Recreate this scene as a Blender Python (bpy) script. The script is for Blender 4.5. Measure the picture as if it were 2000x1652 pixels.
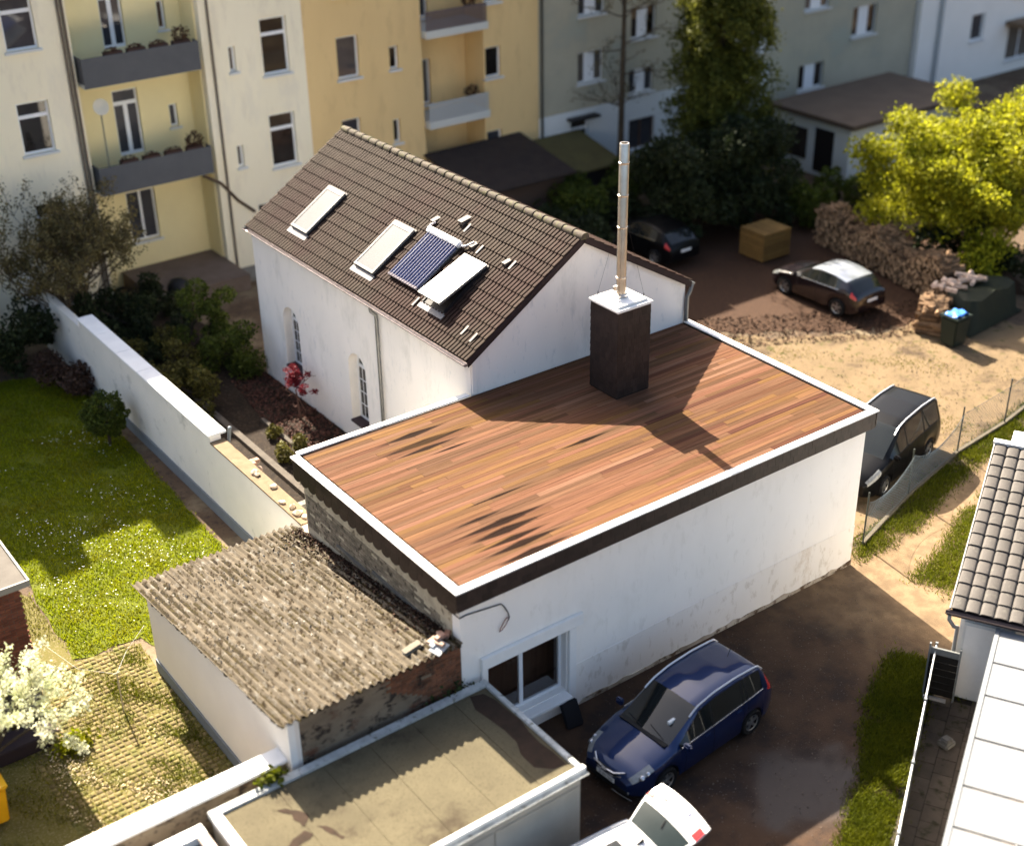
import bpy, bmesh, math, random
import numpy as np
from mathutils import Vector, Matrix
from mathutils.geometry import tessellate_polygon
R = math.radians
random.seed(7); RNG = np.random.default_rng(7)
for o in list(bpy.data.objects): bpy.data.objects.remove(o)
SC = bpy.context.scene; COL = SC.collection

# ------------------------------------------------------------------ camera
def set_camera():
    yaw, pitch, roll = R(54.1935), R(28.7821), R(-1.0284)
    f = Vector((math.cos(yaw)*math.cos(pitch), math.sin(yaw)*math.cos(pitch), -math.sin(pitch)))
    r = Vector((math.sin(yaw), -math.cos(yaw), 0)); u = r.cross(f)
    r2 = r*math.cos(roll) + u*math.sin(roll); u2 = u*math.cos(roll) - r*math.sin(roll)
    m = Matrix(((r2.x, u2.x, -f.x, -12.0477), (r2.y, u2.y, -f.y, -18.7027), (r2.z, u2.z, -f.z, 20.6667), (0, 0, 0, 1)))
    cd = bpy.data.cameras.new('camera'); cd.sensor_width = 36; cd.lens = 36*2671.2/2000
    cd.clip_start = .5; cd.clip_end = 1000
    cd.dof.use_dof = True; cd.dof.focus_distance = 34; cd.dof.aperture_fstop = .22
    co = bpy.data.objects.new('camera', cd); COL.objects.link(co); co.matrix_world = m; SC.camera = co
set_camera()
# ------------------------------------------------------------------ sky, sun, exposure
SUN = Vector((.18, 1.23, 1.0)).normalized()          # towards the sun
def set_light():
    w = bpy.data.worlds.new('World'); SC.world = w; w.use_nodes = True
    nt = w.node_tree; nt.nodes.clear()
    sky = nt.nodes.new('ShaderNodeTexSky'); sky.sky_type = 'NISHITA'; sky.sun_disc = False
    sky.sun_elevation = math.asin(SUN.z); sky.sun_rotation = math.atan2(SUN.x, SUN.y)
    sky.air_density = 1.0; sky.dust_density = 5.0; sky.ozone_density = .4
    bg = nt.nodes.new('ShaderNodeBackground'); bg.inputs[1].default_value = .061
    out = nt.nodes.new('ShaderNodeOutputWorld')
    nt.links.new(sky.outputs[0], bg.inputs[0]); nt.links.new(bg.outputs[0], out.inputs[0])
    ld = bpy.data.lights.new('sun', 'SUN'); ld.energy = 5.0; ld.angle = R(.5); ld.color = (1.0, .90, .74)
    lo = bpy.data.objects.new('sun', ld); COL.objects.link(lo)
    lo.rotation_euler = (-SUN).to_track_quat('-Z', 'Y').to_euler(); lo.location = (10, 30, 40)
    SC.view_settings.view_transform = 'Standard'; SC.view_settings.look = 'None'
    SC.view_settings.gamma = 1; SC.view_settings.use_curve_mapping = False
    SC.view_settings.exposure = 2.33
set_light()
SC.render.engine = 'CYCLES'

# ------------------------------------------------------------------ materials
MATS = {}
def mat(name, c1, c2=None, scale=3., rough=.8, bump=0., bscale=40., rnd=0., island=0., metal=0., stretch=(1, 1, 1),
        spots=None, spot_scale=12., spot_t=.6, spots2=None, spot2_scale=2., spot2_t=.55, spec=.22, coat=0., sub=0., trans=0.):
    if name in MATS: return MATS[name]
    def tone(c):         # keep dark and mid surfaces as deep as they are, pale paint stays pale
        if c is None: return None
        k = .59+.41*min(1, max(0, (max(c)-.38)/.25)); return tuple(x*k for x in c)
    c1, c2, spots, spots2 = tone(c1), tone(c2), tone(spots), tone(spots2)
    m = bpy.data.materials.new(name); m.use_nodes = True; MATS[name] = m
    nt = m.node_tree; N = nt.nodes; L = nt.links; b = N['Principled BSDF']
    geo = N.new('ShaderNodeNewGeometry'); mp = N.new('ShaderNodeMapping'); mp.inputs['Scale'].default_value = stretch
    L.new(geo.outputs['Position'], mp.inputs['Vector'])
    def noise(s, d=4, r=.6, vec=None):
        n = N.new('ShaderNodeTexNoise'); n.inputs['Scale'].default_value = s; n.inputs['Detail'].default_value = d
        n.inputs['Roughness'].default_value = r; L.new(vec or mp.outputs[0], n.inputs['Vector']); return n.outputs['Fac']
    def ramp(fac, lo, hi):
        q = N.new('ShaderNodeMapRange'); q.inputs[1].default_value = lo; q.inputs[2].default_value = hi; L.new(fac, q.inputs[0]); return q.outputs[0]
    def mix(fac, a, c):
        x = N.new('ShaderNodeMix'); x.data_type = 'RGBA'
        if hasattr(fac, 'links'): L.new(fac, x.inputs[0])
        else: x.inputs[0].default_value = fac
        for v, s in ((a, x.inputs[6]), (c, x.inputs[7])):
            if hasattr(v, 'links'): L.new(v, s)
            else: s.default_value = (*v, 1)
        return x.outputs[2]
    col = mix(ramp(noise(scale), .32, .68), c1, c2 or c1)
    if spots: col = mix(ramp(noise(spot_scale, 5, .65), spot_t-.05, spot_t+.05), col, spots)
    if spots2: col = mix(ramp(noise(spot2_scale, 6, .7), spot2_t-.06, spot2_t+.08), col, spots2)
    if rnd or island:
        h = N.new('ShaderNodeHueSaturation')
        oi = N.new('ShaderNodeObjectInfo')
        src = oi.outputs['Random'] if rnd else geo.outputs['Random Per Island']
        k = rnd or island
        L.new(ramp2(N, L, src, 1-k, 1+k), h.inputs['Value']); L.new(col, h.inputs['Color']); col = h.outputs[0]
    L.new(col, b.inputs['Base Color'])
    b.inputs['Roughness'].default_value = rough; b.inputs['Metallic'].default_value = metal
    b.inputs['Specular IOR Level'].default_value = spec; b.inputs['Coat Weight'].default_value = coat
    if coat: b.inputs['Coat Roughness'].default_value = .04
    if trans: b.inputs['Transmission Weight'].default_value = trans
    if sub:
        # thin leaves let light through
        t = N.new('ShaderNodeBsdfTranslucent'); L.new(col, t.inputs['Color']); mx = N.new('ShaderNodeMixShader'); mx.inputs[0].default_value = sub
        L.new(b.outputs[0], mx.inputs[1]); L.new(t.outputs[0], mx.inputs[2]); L.new(mx.outputs[0], N['Material Output'].inputs[0])
    if bump:
        bn = N.new('ShaderNodeBump'); bn.inputs['Strength'].default_value = bump; bn.inputs['Distance'].default_value = .03
        L.new(noise(bscale, 5, .6), bn.inputs['Height']); L.new(bn.outputs[0], b.inputs['Normal'])
    return m
def ramp2(N, L, src, lo, hi):
    q = N.new('ShaderNodeMapRange'); q.inputs[3].default_value = lo; q.inputs[4].default_value = hi; L.new(src, q.inputs[0]); return q.outputs[0]

# ------------------------------------------------------------------ object helpers
def link(o): COL.objects.link(o); return o
def thing(name, label, cat, loc=(0, 0, 0), group=None, rz=None):
    o = link(bpy.data.objects.new(name, None)); o.location = loc; o.empty_display_size = .2
    if rz is not None: o.rotation_euler = (0, 0, rz)
    o['label'] = label; o['category'] = cat
    if group: o['group'] = group
    return o
def tag(o, label, cat, group=None):
    o['label'] = label; o['category'] = cat
    if group: o['group'] = group
    return o
def struct(o): o['kind'] = 'structure'; return o
def stuff(o): o['kind'] = 'stuff'; return o
def setparent(o, p, local=False):
    if p is None: return
    o.parent = p
    if not local and p.type == 'EMPTY': o.matrix_parent_inverse = Matrix.Translation(-p.location)
class MB:
    def __init__(s): s.v = []; s.f = []
    def add(s, v, f):
        n = len(s.v); s.v.extend([tuple(x) for x in v]); s.f.extend([tuple(i+n for i in q) for q in f]); return s
    def box(s, a, b, M=None):
        (x0, y0, z0), (x1, y1, z1) = a, b
        v = [Vector(q) for q in ((x0, y0, z0), (x1, y0, z0), (x1, y1, z0), (x0, y1, z0), (x0, y0, z1), (x1, y0, z1), (x1, y1, z1), (x0, y1, z1))]
        if M: v = [M @ q for q in v]
        return s.add(v, [(3, 2, 1, 0), (4, 5, 6, 7), (0, 1, 5, 4), (1, 2, 6, 5), (2, 3, 7, 6), (3, 0, 4, 7)])
    def tube(s, pts, r, n=8, cap=True):
        pts = [Vector(p) for p in pts]; rs = r if isinstance(r, (list, tuple)) else [r]*len(pts)
        v = []; up = None
        for i, p in enumerate(pts):
            d = (pts[min(i+1, len(pts)-1)]-pts[max(i-1, 0)]).normalized()
            if up is None: up = Vector((0, 0, 1)) if abs(d.z) < .9 else Vector((1, 0, 0))
            a = d.cross(up)
            if a.length < 1e-4: a = d.cross(Vector((1, 0, 0)))
            a.normalize(); b = a.cross(d).normalized(); up = b
            for k in range(n): t = 2*math.pi*k/n; v.append(p+(a*math.cos(t)+b*math.sin(t))*rs[i])
        f = []
        for i in range(len(pts)-1):
            for k in range(n): k2 = (k+1) % n; f.append((i*n+k, i*n+k2, (i+1)*n+k2, (i+1)*n+k))
        if cap: f.append(tuple(range(n))[::-1]); f.append(tuple((len(pts)-1)*n+k for k in range(n)))
        return s.add(v, f)
    def lathe(s, prof, n=24, M=None):        # prof: (radius, z)
        v = []
        for (r, z) in prof:
            for k in range(n): t = 2*math.pi*k/n; v.append(Vector((r*math.cos(t), r*math.sin(t), z)))
        if M: v = [M @ q for q in v]
        f = []
        for i in range(len(prof)-1):
            for k in range(n): k2 = (k+1) % n; f.append((i*n+k, i*n+k2, (i+1)*n+k2, (i+1)*n+k))
        return s.add(v, f)
    def prism(s, poly, z0, z1, M=None):      # poly in XY, extruded in z
        n = len(poly); v = [Vector((x, y, z0)) for x, y in poly]+[Vector((x, y, z1)) for x, y in poly]
        if M: v = [M @ q for q in v]
        return s.add(v, [tuple(range(n))[::-1], tuple(range(n, 2*n))]+[(i, (i+1) % n, n+(i+1) % n, n+i) for i in range(n)])
    def panel(s, O, U, N, outer, holes=(), t=.25):   # wall with openings; outer and holes in (u, z)
        O, U, N = Vector(O), Vector(U), Vector(N)
        loops = [outer]+list(holes); flat = [p for l in loops for p in l]
        P = lambda p, d: O+U*p[0]+Vector((0, 0, p[1]))-N*d
        n = len(flat); v = [P(p, 0) for p in flat]+[P(p, t) for p in flat]
        tri = tessellate_polygon([[Vector((p[0], p[1], 0)) for p in l] for l in loops])
        f = [tuple(q) for q in tri]+[tuple(i+n for i in q)[::-1] for q in tri]; k = 0
        for l in loops:
            for i in range(len(l)): a, b = k+i, k+(i+1) % len(l); f.append((a, b, b+n, a+n))
            k += len(l)
        return s.add(v, f)
    def mesh(s, name, m, fix=True, smooth=None, bevel=0):
        me = bpy.data.meshes.new(name); me.from_pydata(s.v, [], s.f); me.materials.append(m)
        if fix:
            bm = bmesh.new(); bm.from_mesh(me)
            if bevel: bmesh.ops.bevel(bm, geom=[e for e in bm.edges if len(e.link_faces) == 2 and e.calc_face_angle(0) > .5], offset=bevel, segments=2, affect='EDGES', clamp_overlap=True)
            bmesh.ops.recalc_face_normals(bm, faces=bm.faces); bm.to_mesh(me); bm.free()
        if smooth is not None:
            me.polygons.foreach_set('use_smooth', [True]*len(me.polygons)); me.set_sharp_from_angle(angle=R(smooth))
        me.update(); return me
    def build(s, name, m, parent=None, fix=True, smooth=None, bevel=0, local=False, label=None):
        o = link(bpy.data.objects.new(name, s.mesh(name, m, fix, smooth, bevel))); setparent(o, parent, local)
        if label: o['label'] = label
        return o
def piece(name, me, M, parent=None, local=False):
    o = link(bpy.data.objects.new(name, me)); setparent(o, parent, local); o.matrix_basis = M; return o
def cbox(a, b, bevel=0, M=None): return MB().box(a, b, M)
def frame3(O, X, Y, Z): 
    m = Matrix.Identity(4)
    for i, c in enumerate((X, Y, Z)): 
        for k in range(3): m[k][i] = c[k]
    for k in range(3): m[k][3] = O[k]
    return m
def bulk(name, m, V, F, parent=None, smooth=False):     # many triangles / quads from numpy
    me = bpy.data.meshes.new(name); V = np.asarray(V, np.float32); F = np.asarray(F, np.int32); k = F.shape[1]
    me.vertices.add(len(V)); me.vertices.foreach_set('co', V.ravel()); me.loops.add(F.size); me.loops.foreach_set('vertex_index', F.ravel())
    me.polygons.add(len(F)); me.polygons.foreach_set('loop_start', np.arange(0, F.size, k)); me.polygons.foreach_set('loop_total', np.full(len(F), k))
    me.materials.append(m); me.update(calc_edges=True); me.validate()
    o = link(bpy.data.objects.new(name, me)); setparent(o, parent); return o
def inpoly(P, poly):
    x, y = P[:, 0], P[:, 1]; c = np.zeros(len(P), bool); n = len(poly)
    for i in range(n):
        (x1, y1), (x2, y2) = poly[i], poly[(i+1) % n]
        if y1 == y2: continue
        t = ((y1 > y) != (y2 > y)) & (x < (x2-x1)*(y-y1)/(y2-y1)+x1); c ^= t
    return c
def sample(poly, n):
    a = np.array(poly); lo, hi = a.min(0), a.max(0); out = np.zeros((0, 2))
    while len(out) < n:
        q = RNG.uniform(lo, hi, (n*2, 2)); out = np.vstack([out, q[inpoly(q, poly)]])
    return out[:n]
def grass(name, poly, n, h, m, z=0., w=.012, clump=None, soft=.0):
    P = sample(poly, n)
    if clump is not None: P = P[clump(P)]
    P = P+RNG.normal(0, soft, P.shape)
    n = len(P); a = RNG.uniform(0, 6.283, n); hh = h*RNG.uniform(.4, 1.2, n); ln = RNG.normal(0, .45, (n, 2))*hh[:, None]
    d = np.stack([np.cos(a), np.sin(a)], 1)*w; B = np.c_[P, np.full(n, z)]
    V = np.empty((n, 3, 3)); V[:, 0] = B; V[:, 0, :2] -= d; V[:, 1] = B; V[:, 1, :2] += d; V[:, 2] = B; V[:, 2, :2] += ln; V[:, 2, 2] += hh
    return stuff(bulk(name, m, V.reshape(-1, 3), np.arange(3*n).reshape(-1, 3)))
def flecks(name, poly, n, r, m, z, tilt=.5, parent=None, clump=None):     # small petals, pebbles, chips lying about
    P = sample(poly, n)
    if clump is not None: P = P[clump(P)]
    n = len(P); a = RNG.uniform(0, 6.283, n); rr = r*RNG.uniform(.4, 1.3, n)
    V = np.empty((n, 4, 3)); tz = RNG.normal(0, tilt, (n, 2))
    for k in range(4):
        c, s = np.cos(a+k*1.571), np.sin(a+k*1.571); V[:, k, 0] = P[:, 0]+rr*c; V[:, k, 1] = P[:, 1]+rr*s*.7; V[:, k, 2] = z+rr*(c*tz[:, 0]+s*tz[:, 1]) + rr*.6
    return stuff(bulk(name, m, V.reshape(-1, 3), np.arange(4*n).reshape(-1, 4), parent))
def leaves(name, m, P, size, parent=None, flat=0., aspect=.6):
    n = len(P); u = RNG.normal(0, 1, (n, 3)); u /= np.linalg.norm(u, axis=1)[:, None]; w = RNG.normal(0, 1, (n, 3)); 
    if flat: u[:, 2] *= 1-flat; w[:, 2] *= 1-flat; u /= np.linalg.norm(u, axis=1)[:, None]
    v = np.cross(u, w); v /= np.linalg.norm(v, axis=1)[:, None]+1e-9; s = (size*RNG.uniform(.5, 1.3, n))[:, None]
    V = np.stack([P-u*s, P+v*s*aspect, P+u*s, P-v*s*aspect], 1)
    return bulk(name, m, V.reshape(-1, 3), np.arange(4*n).reshape(-1, 4), parent)
def blob_pts(blobs, n, shell=.55):         # blobs: (x, y, z, rx, ry, rz); points in uneven shells
    vol = np.array([b[3]*b[4]+b[4]*b[5]+b[3]*b[5] for b in blobs]); cnt = RNG.multinomial(n, vol/vol.sum()); out = []
    for b, c in zip(blobs, cnt):
        d = RNG.normal(0, 1, (c, 3)); d /= np.linalg.norm(d, axis=1)[:, None]+1e-9
        r = shell+(1-shell)*RNG.uniform(0, 1, c)**.6; bump = 1+.16*np.sin(d[:, 0]*7+b[0]*9)*np.cos(d[:, 1]*6+b[1]*5)+.1*np.sin(d[:, 2]*9+b[2])
        out.append(np.array(b[:3])+d*(r*bump)[:, None]*np.array(b[3:]))
    return np.vstack(out)
def branches(mb, p, d, ln, r, depth, tips, spread=.6, shrink=.72, up=.1, kids=3):
    p = Vector(p); d = Vector(d).normalized(); pts = [p]; q = p.copy(); dd = d.copy(); n = 4
    for i in range(n):
        dd = (dd+Vector((random.gauss(0, .12), random.gauss(0, .12), random.gauss(0, .08)+up*.3))).normalized(); q = q+dd*ln/n; pts.append(q.copy())
    mb.tube(pts, [r*(1-.45*i/n) for i in range(n+1)], 7 if depth > 1 else 4, cap=False)
    if depth <= 0: tips.extend(pts[1:]); return
    for k in range(kids):
        b = pts[random.randint(2, n)]; a = Vector((random.gauss(0, 1), random.gauss(0, 1), random.gauss(0, .5))); nd = (dd*(1-spread)+a.normalized()*spread+Vector((0, 0, up))).normalized()
        branches(mb, b, nd, ln*shrink*random.uniform(.8, 1.2), r*.5, depth-1, tips, spread, shrink, up, kids)
# ------------------------------------------------------------------ palette
M_RENDER = mat('white_render', (.87, .835, .785), (.84, .805, .755), 1.2, .9, .25, 90, stretch=(1, 1, .4), spots=(.79, .755, .70), spot_scale=4.5, spot_t=.62, spots2=(.8, .765, .71), spot2_scale=.7, spot2_t=.6)
M_RENDER_OLD = mat('old_white_render', (.88, .845, .80), (.82, .79, .75), .8, .9, .3, 60, stretch=(1, 1, .35), spots=(.72, .71, .69), spot_scale=5.5, spot_t=.64, spots2=(.7, .68, .64), spot2_scale=.9, spot2_t=.6)
M_WHITE = mat('white_paint', (.82, .805, .775), (.78, .765, .735), 6, .45)
M_FRAME = mat('window_plastic', (.78, .79, .8), None, 5, .35)
M_GLASS = mat('window_glass', (.02, .017, .016), (.045, .038, .034), 1.3, .03, spec=.5, rnd=.7)
M_CLEAR = mat('clear_glass', (.75, .78, .8), None, 2, .02, trans=.9)
M_SLATE = mat('brown_slate', (.040, .025, .02), (.055, .034, .028), 8, .55, .25, 50, rnd=.28)
M_SLATE_D = mat('slate_backing', (.022, .016, .015), None, 8, .8)
M_TILE = mat('roof_tile_concrete', (.056, .037, .027), (.08, .055, .04), 2.2, .7, .3, 120, spec=.06, rnd=.13, spots=(.072, .06, .035), spot_scale=5, spot_t=.66, spots2=(.062, .033, .026), spot2_scale=.3, spot2_t=.5)
M_TILE_S = mat('roof_tile_far', (.056, .037, .027), (.08, .055, .04), 2.2, .7, .3, 120, spec=.06, island=.0, spots=(.072, .06, .035), spot_scale=5, spot_t=.66, spots2=(.062, .033, .026), spot2_scale=.3, spot2_t=.5)
M_RIDGE = mat('ridge_tile_concrete', (.095, .074, .055), (.135, .103, .077), 7, .8, .3, 80, rnd=.15, spots=(.16, .15, .07), spot_scale=8, spot_t=.56)
M_DARK = mat('dark_metal', (.03, .025, .025), None, 5, .5)
M_ZINC = mat('zinc', (.33, .34, .34), (.24, .25, .25), 5, .42, metal=.6)
M_STEEL = mat('stainless_steel', (.62, .58, .53), (.55, .5, .45), 4, .27, metal=.95)
M_BRICK = mat('old_brick', (.36, .15, .075), (.22, .10, .06), 9, .9, .4, 70, rnd=.3, spots=(.2, .17, .13), spot_scale=9, spot_t=.64, spots2=(.05, .04, .03), spot2_scale=1.6, spot2_t=.58)
M_BRICK_RED = mat('red_brick', (.32, .115, .07), (.25, .085, .055), 9, .88, .3, 70, rnd=.22)
M_BRICK_GREY = mat('grey_brick', (.40, .34, .25), (.28, .23, .17), 9, .9, .4, 70, rnd=.35, spots=(.09, .07, .05), spot_scale=6, spot_t=.6)
M_MORTAR = mat('mortar', (.22, .2, .165), (.15, .135, .11), 5, .95, .3, 60)
M_DIRTY = mat('dirty_plaster', (.38, .30, .21), (.25, .19, .13), 1.6, .95, .4, 30, stretch=(1, 1, 1.6), spots=(.06, .045, .035), spot_scale=3.0, spot_t=.56, spots2=(.2, .085, .05), spot2_scale=1.3, spot2_t=.6)
M_BEIGE = mat('beige_plaster', (.56, .49, .36), (.47, .41, .30), 3, .95, .35, 30, spots=(.17, .13, .09), spot_scale=4, spot_t=.62)
M_CONC = mat('concrete', (.36, .34, .3), (.27, .25, .22), 3, .9, .3, 40, spots=(.2, .18, .14), spot_scale=6, spot_t=.6)
M_PLINTH = mat('grey_plinth_paint', (.30, .34, .37), (.27, .3, .33), 3, .85, .1, 60)
M_SOIL = mat('dark_soil', (.04, .024, .014), (.022, .014, .009), 4, .95, .6, 25, spots=(.09, .065, .04), spot_scale=14, spot_t=.6)
M_LEAFLITTER = mat('leaf_litter', (.095, .045, .022), (.05, .024, .013), 8, .95, .6, 40, spots=(.17, .095, .055), spot_scale=30, spot_t=.6)

D, W, H = 12.55, 6.88, 4.6
UNIT = MB().box((-.5, -.5, -.5), (.5, .5, .5)).mesh('board', mat('unit', (.5, .5, .5)))
def SM(x, y, z, sx, sy, sz, M=None):
    q = Matrix.Translation((x, y, z)) @ Matrix.Diagonal((sx, sy, sz, 1)); return M @ q if M else q
def unit_mesh(name, m, bevel=.0):
    return MB().box((-.5, -.5, -.5), (.5, .5, .5)).mesh(name, m, bevel=bevel)
def rect(x0, x1, z0, z1): return [(x0, z0), (x1, z0), (x1, z1), (x0, z1)]

clumpy = lambda s, t: (lambda P: (np.sin(P[:, 0]*s+1)*np.cos(P[:, 1]*s*.8)+np.sin(P[:, 0]*s*2.3+P[:, 1]*s*1.7)*.6+RNG.normal(0, .35, len(P))) > t)
# ------------------------------------------------------------------ ground
def sheet(name, poly, z, m, wob=.0, kind='structure', step=.35):
    pts = []
    n = len(poly)
    for i in range(n):
        a, b = np.array(poly[i], float), np.array(poly[(i+1) % n], float); ln = np.linalg.norm(b-a); k = max(1, int(ln/step)) if wob else 1
        for j in range(k):
            p = a+(b-a)*j/k
            if wob: p = p+RNG.normal(0, wob, 2)
            pts.append((p[0], p[1]))
    tri = tessellate_polygon([[Vector((x, y, 0)) for x, y in pts]])
    o = MB().add([(x, y, z) for x, y in pts], [tuple(t) for t in tri]).build(name, m)
    for p in o.data.polygons:
        pass
    o['kind'] = kind; return o
M_GROUND = mat('yard_earth', (.20, .135, .085), (.13, .085, .055), .5, .95, .5, 18, spots=(.1, .07, .05), spot_scale=5, spot_t=.56, spots2=(.30, .23, .145), spot2_scale=.35, spot2_t=.54)
M_DRIVE = mat('driveway_earth', (.115, .064, .036), (.062, .035, .021), .9, .92, .5, 30, spots=(.19, .13, .09), spot_scale=42, spot_t=.69, spots2=(.045, .03, .024), spot2_scale=.9, spot2_t=.56)
M_SAND = mat('sandy_track', (.36, .265, .17), (.28, .2, .125), 1.4, .95, .4, 60, spots=(.2, .14, .09), spot_scale=40, spot_t=.66, spots2=(.25, .21, .11), spot2_scale=.8, spot2_t=.6)
M_WET = mat('wet_mud', (.035, .028, .027), (.05, .038, .034), 2, .22, .08, 30, spec=.6)
M_LAWNSOIL = mat('lawn_soil', (.17, .19, .006), (.115, .14, .005), 2, .95, .3, 40, spots=(.16, .17, .03), spot_scale=6, spot_t=.6)
M_GRASS = mat('grass_blades', (.37, .40, .004), (.25, .31, .003), 1.1, .7, island=.45, sub=.5, spots2=(.31, .30, .006), spot2_scale=.7, spot2_t=.55)
M_GRASS2 = mat('verge_grass', (.19, .205, .008), (.125, .15, .006), 1.1, .7, island=.5, sub=.35)
M_WEED = mat('dry_weeds', (.27, .235, .022), (.21, .215, .014), 1.5, .8, island=.4, sub=.3)
M_PETAL = mat('petals', (.62, .53, .36), (.5, .38, .2), 20, .8, island=.3)
M_DAISY = mat('daisies', (.8, .8, .72), None, 20, .8)
g = sheet('ground', [(-150, -150), (200, -150), (200, 200), (-150, 200)], -.02, M_GROUND); 
def drive_material():
    m = M_DRIVE; N = m.node_tree.nodes; L = m.node_tree.links; b = N['Principled BSDF']; geo = [n for n in N if n.bl_idname == 'ShaderNodeNewGeometry'][0]
    sep = N.new('ShaderNodeSeparateXYZ'); L.new(geo.outputs['Position'], sep.inputs[0])
    def mm(op, a, c):
        q = N.new('ShaderNodeMath'); q.operation = op
        for v, s in ((a, q.inputs[0]), (c, q.inputs[1])):
            if hasattr(v, 'links'): L.new(v, s)
            else: s.default_value = v
        return q.outputs[0]
    def nz(s, d=5):
        n = N.new('ShaderNodeTexNoise'); n.inputs['Scale'].default_value = s; n.inputs['Detail'].default_value = d; L.new(geo.outputs['Position'], n.inputs['Vector']); return n.outputs['Fac']
    def mr(x, a, c):
        q = N.new('ShaderNodeMapRange'); q.interpolation_type = 'SMOOTHSTEP'; q.inputs[1].default_value = a; q.inputs[2].default_value = c; L.new(x, q.inputs[0]); return q.outputs[0]
    def mix(f, a, c):
        x = N.new('ShaderNodeMix'); x.data_type = 'RGBA'; L.new(f, x.inputs[0])
        for v, s in ((a, x.inputs[6]), (c, x.inputs[7])):
            if hasattr(v, 'links'): L.new(v, s)
            else: s.default_value = (*v, 1)
        return x.outputs[2]
    base = b.inputs['Base Color'].links[0].from_socket
    sand = mix(mr(nz(2.5), .35, .65), (.20, .136, .077), (.132, .089, .05)); sand = mix(mr(nz(45, 3), .62, .7), sand, (.09, .06, .036))
    # dry sandy ground takes over towards the track
    dry = mr(mm('ADD', mm('ADD', sep.outputs[0], mm('MULTIPLY', sep.outputs[1], .22)), mm('MULTIPLY', nz(.8), 4.)), 9.6, 15.2)
    col = mix(dry, base, sand)
    # standing wet: smooth dark mud in a hollow with a ragged edge
    dx = mm('MULTIPLY', mm('SUBTRACT', sep.outputs[0], 5.5), .62); dy = mm('MULTIPLY', mm('SUBTRACT', sep.outputs[1], -4.75), .78)
    d = mm('ADD', mm('SQRT', mm('ADD', mm('MULTIPLY', dx, dx), mm('MULTIPLY', dy, dy)), 0), mm('MULTIPLY', mm('SUBTRACT', nz(.9), .5), 1.5))
    inv = mm('SUBTRACT', 1.0, mr(d, .55, 1.1)); col = mix(inv, col, (.032, .022, .018))
    L.new(col, b.inputs['Base Color']); L.new(mm('SUBTRACT', .92, mm('MULTIPLY', inv, .5)), b.inputs['Roughness'])
    bn = b.inputs['Normal'].links[0].from_node; L.new(mm('SUBTRACT', .5, mm('MULTIPLY', inv, .44)), bn.inputs['Strength'])
drive_material()
sheet('driveway', [(-14, -9.5), (4.2, -9.5), (5.9, -7.2), (9.6, -4.9), (10.6, -5.3), (13, -4.3), (17, -1.6), (20.5, -.4), (27, .6), (27, 2.6), (20.3, 1.75), (17.6, 1.2), (15.2, .75), (13.4, .52), (12.7, .5), (12.3, .4), (.1, .4), (.1, -.5), (-14, -.5)], -.008, M_DRIVE, .03)
sheet('back_yard', [(12.3, 1.0), (14.4, 1.05), (17, 1.5), (20, 2.2), (26, 3.0), (29, 5.8), (27.5, 8.6), (24.4, 9.0), (22.5, 10.2), (19, 12.5), (15.5, 14), (12.3, 15)], -.002, mat('yard_sand', (.29, .20, .11), (.22, .152, .082), .8, .95, .4, 40, spots=(.12, .105, .03), spot_scale=2.5, spot_t=.62, spots2=(.09, .058, .034), spot2_scale=.6, spot2_t=.6), .12)
sheet('mulch', [(16, 14.5), (19.5, 12.8), (22.6, 10.5), (24.5, 9.1), (27.6, 8.8), (31, 8), (34, 12), (31, 20), (24, 24), (13, 24), (13, 16)], .003, M_LEAFLITTER, .15)
LAWN = [(-.05, 8.0), (-.35, 11.0), (-.2, 16), (.1, 24), (-12, 28), (-12, 16), (-5.0, 13.5), (-5.25, 11.8), (-5.32, 8.75), (-3.7, 8.6), (-3.3, 7.4)]
sheet('lawn', LAWN, -.004, M_LAWNSOIL, .04)
stuff(grass('lawn_grass', LAWN, 125000, .08, M_GRASS, 0, .016, clumpy(1.9, -1.15), .05))
flecks('daisies', [(-5.2, 8.8), (-3.6, 8.7), (-.6, 11), (-.6, 20), (-4, 20), (-5, 12)], 1500, .019, M_DAISY, .07, .2, None, clumpy(.9, .1))
YARD = [(-12, -.2), (-3.9, .9), (-3.85, 8.4), (-5.35, 8.7), (-5.3, 12), (-6.0, 13), (-12, 13)]
M_PAVER = mat('paving_setts', (.31, .235, .10), (.23, .175, .075), 2.5, .9, .4, 40, island=.2, spots=(.2, .19, .05), spot_scale=2.4, spot_t=.54)
sheet('garden_yard', YARD, -.006, mat('mossy_joints', (.2, .17, .04), (.15, .13, .03), 1.5, .95, .4, 30, spots=(.3, .24, .13), spot_scale=20, spot_t=.58), .03)
def setts():
    V = []; F = []
    for i in range(24):
        for j in range(40):
            x = -7.3+i*.152+(j % 2)*.02; y = 2.6+j*.152
            if x > -3.95 or (x > -5.4 and y > 8.55): continue
            if random.random() < .08: continue
            a = .064*random.uniform(.85, 1.05); h = random.uniform(.004, .018); r = random.gauss(0, .06); c, s = math.cos(r)*a, math.sin(r)*a
            t = .012; b = len(V)
            for z, k in ((-.006, 1.), (h, .86)):
                V += [(x-c*k+s*k, y-s*k-c*k, z), (x+c*k+s*k, y+s*k-c*k, z), (x+c*k-s*k, y+s*k+c*k, z), (x-c*k-s*k, y-s*k+c*k, z)]
            F += [(b+4, b+5, b+6, b+7), (b, b+1, b+5, b+4), (b+1, b+2, b+6, b+5), (b+2, b+3, b+7, b+6), (b+3, b, b+4, b+7)]
    stuff(bulk('paving_setts', M_PAVER, V, F))
setts()
grass('yard_weeds', YARD, 60000, .06, M_WEED, 0, .013, clumpy(1.7, .0))
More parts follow.
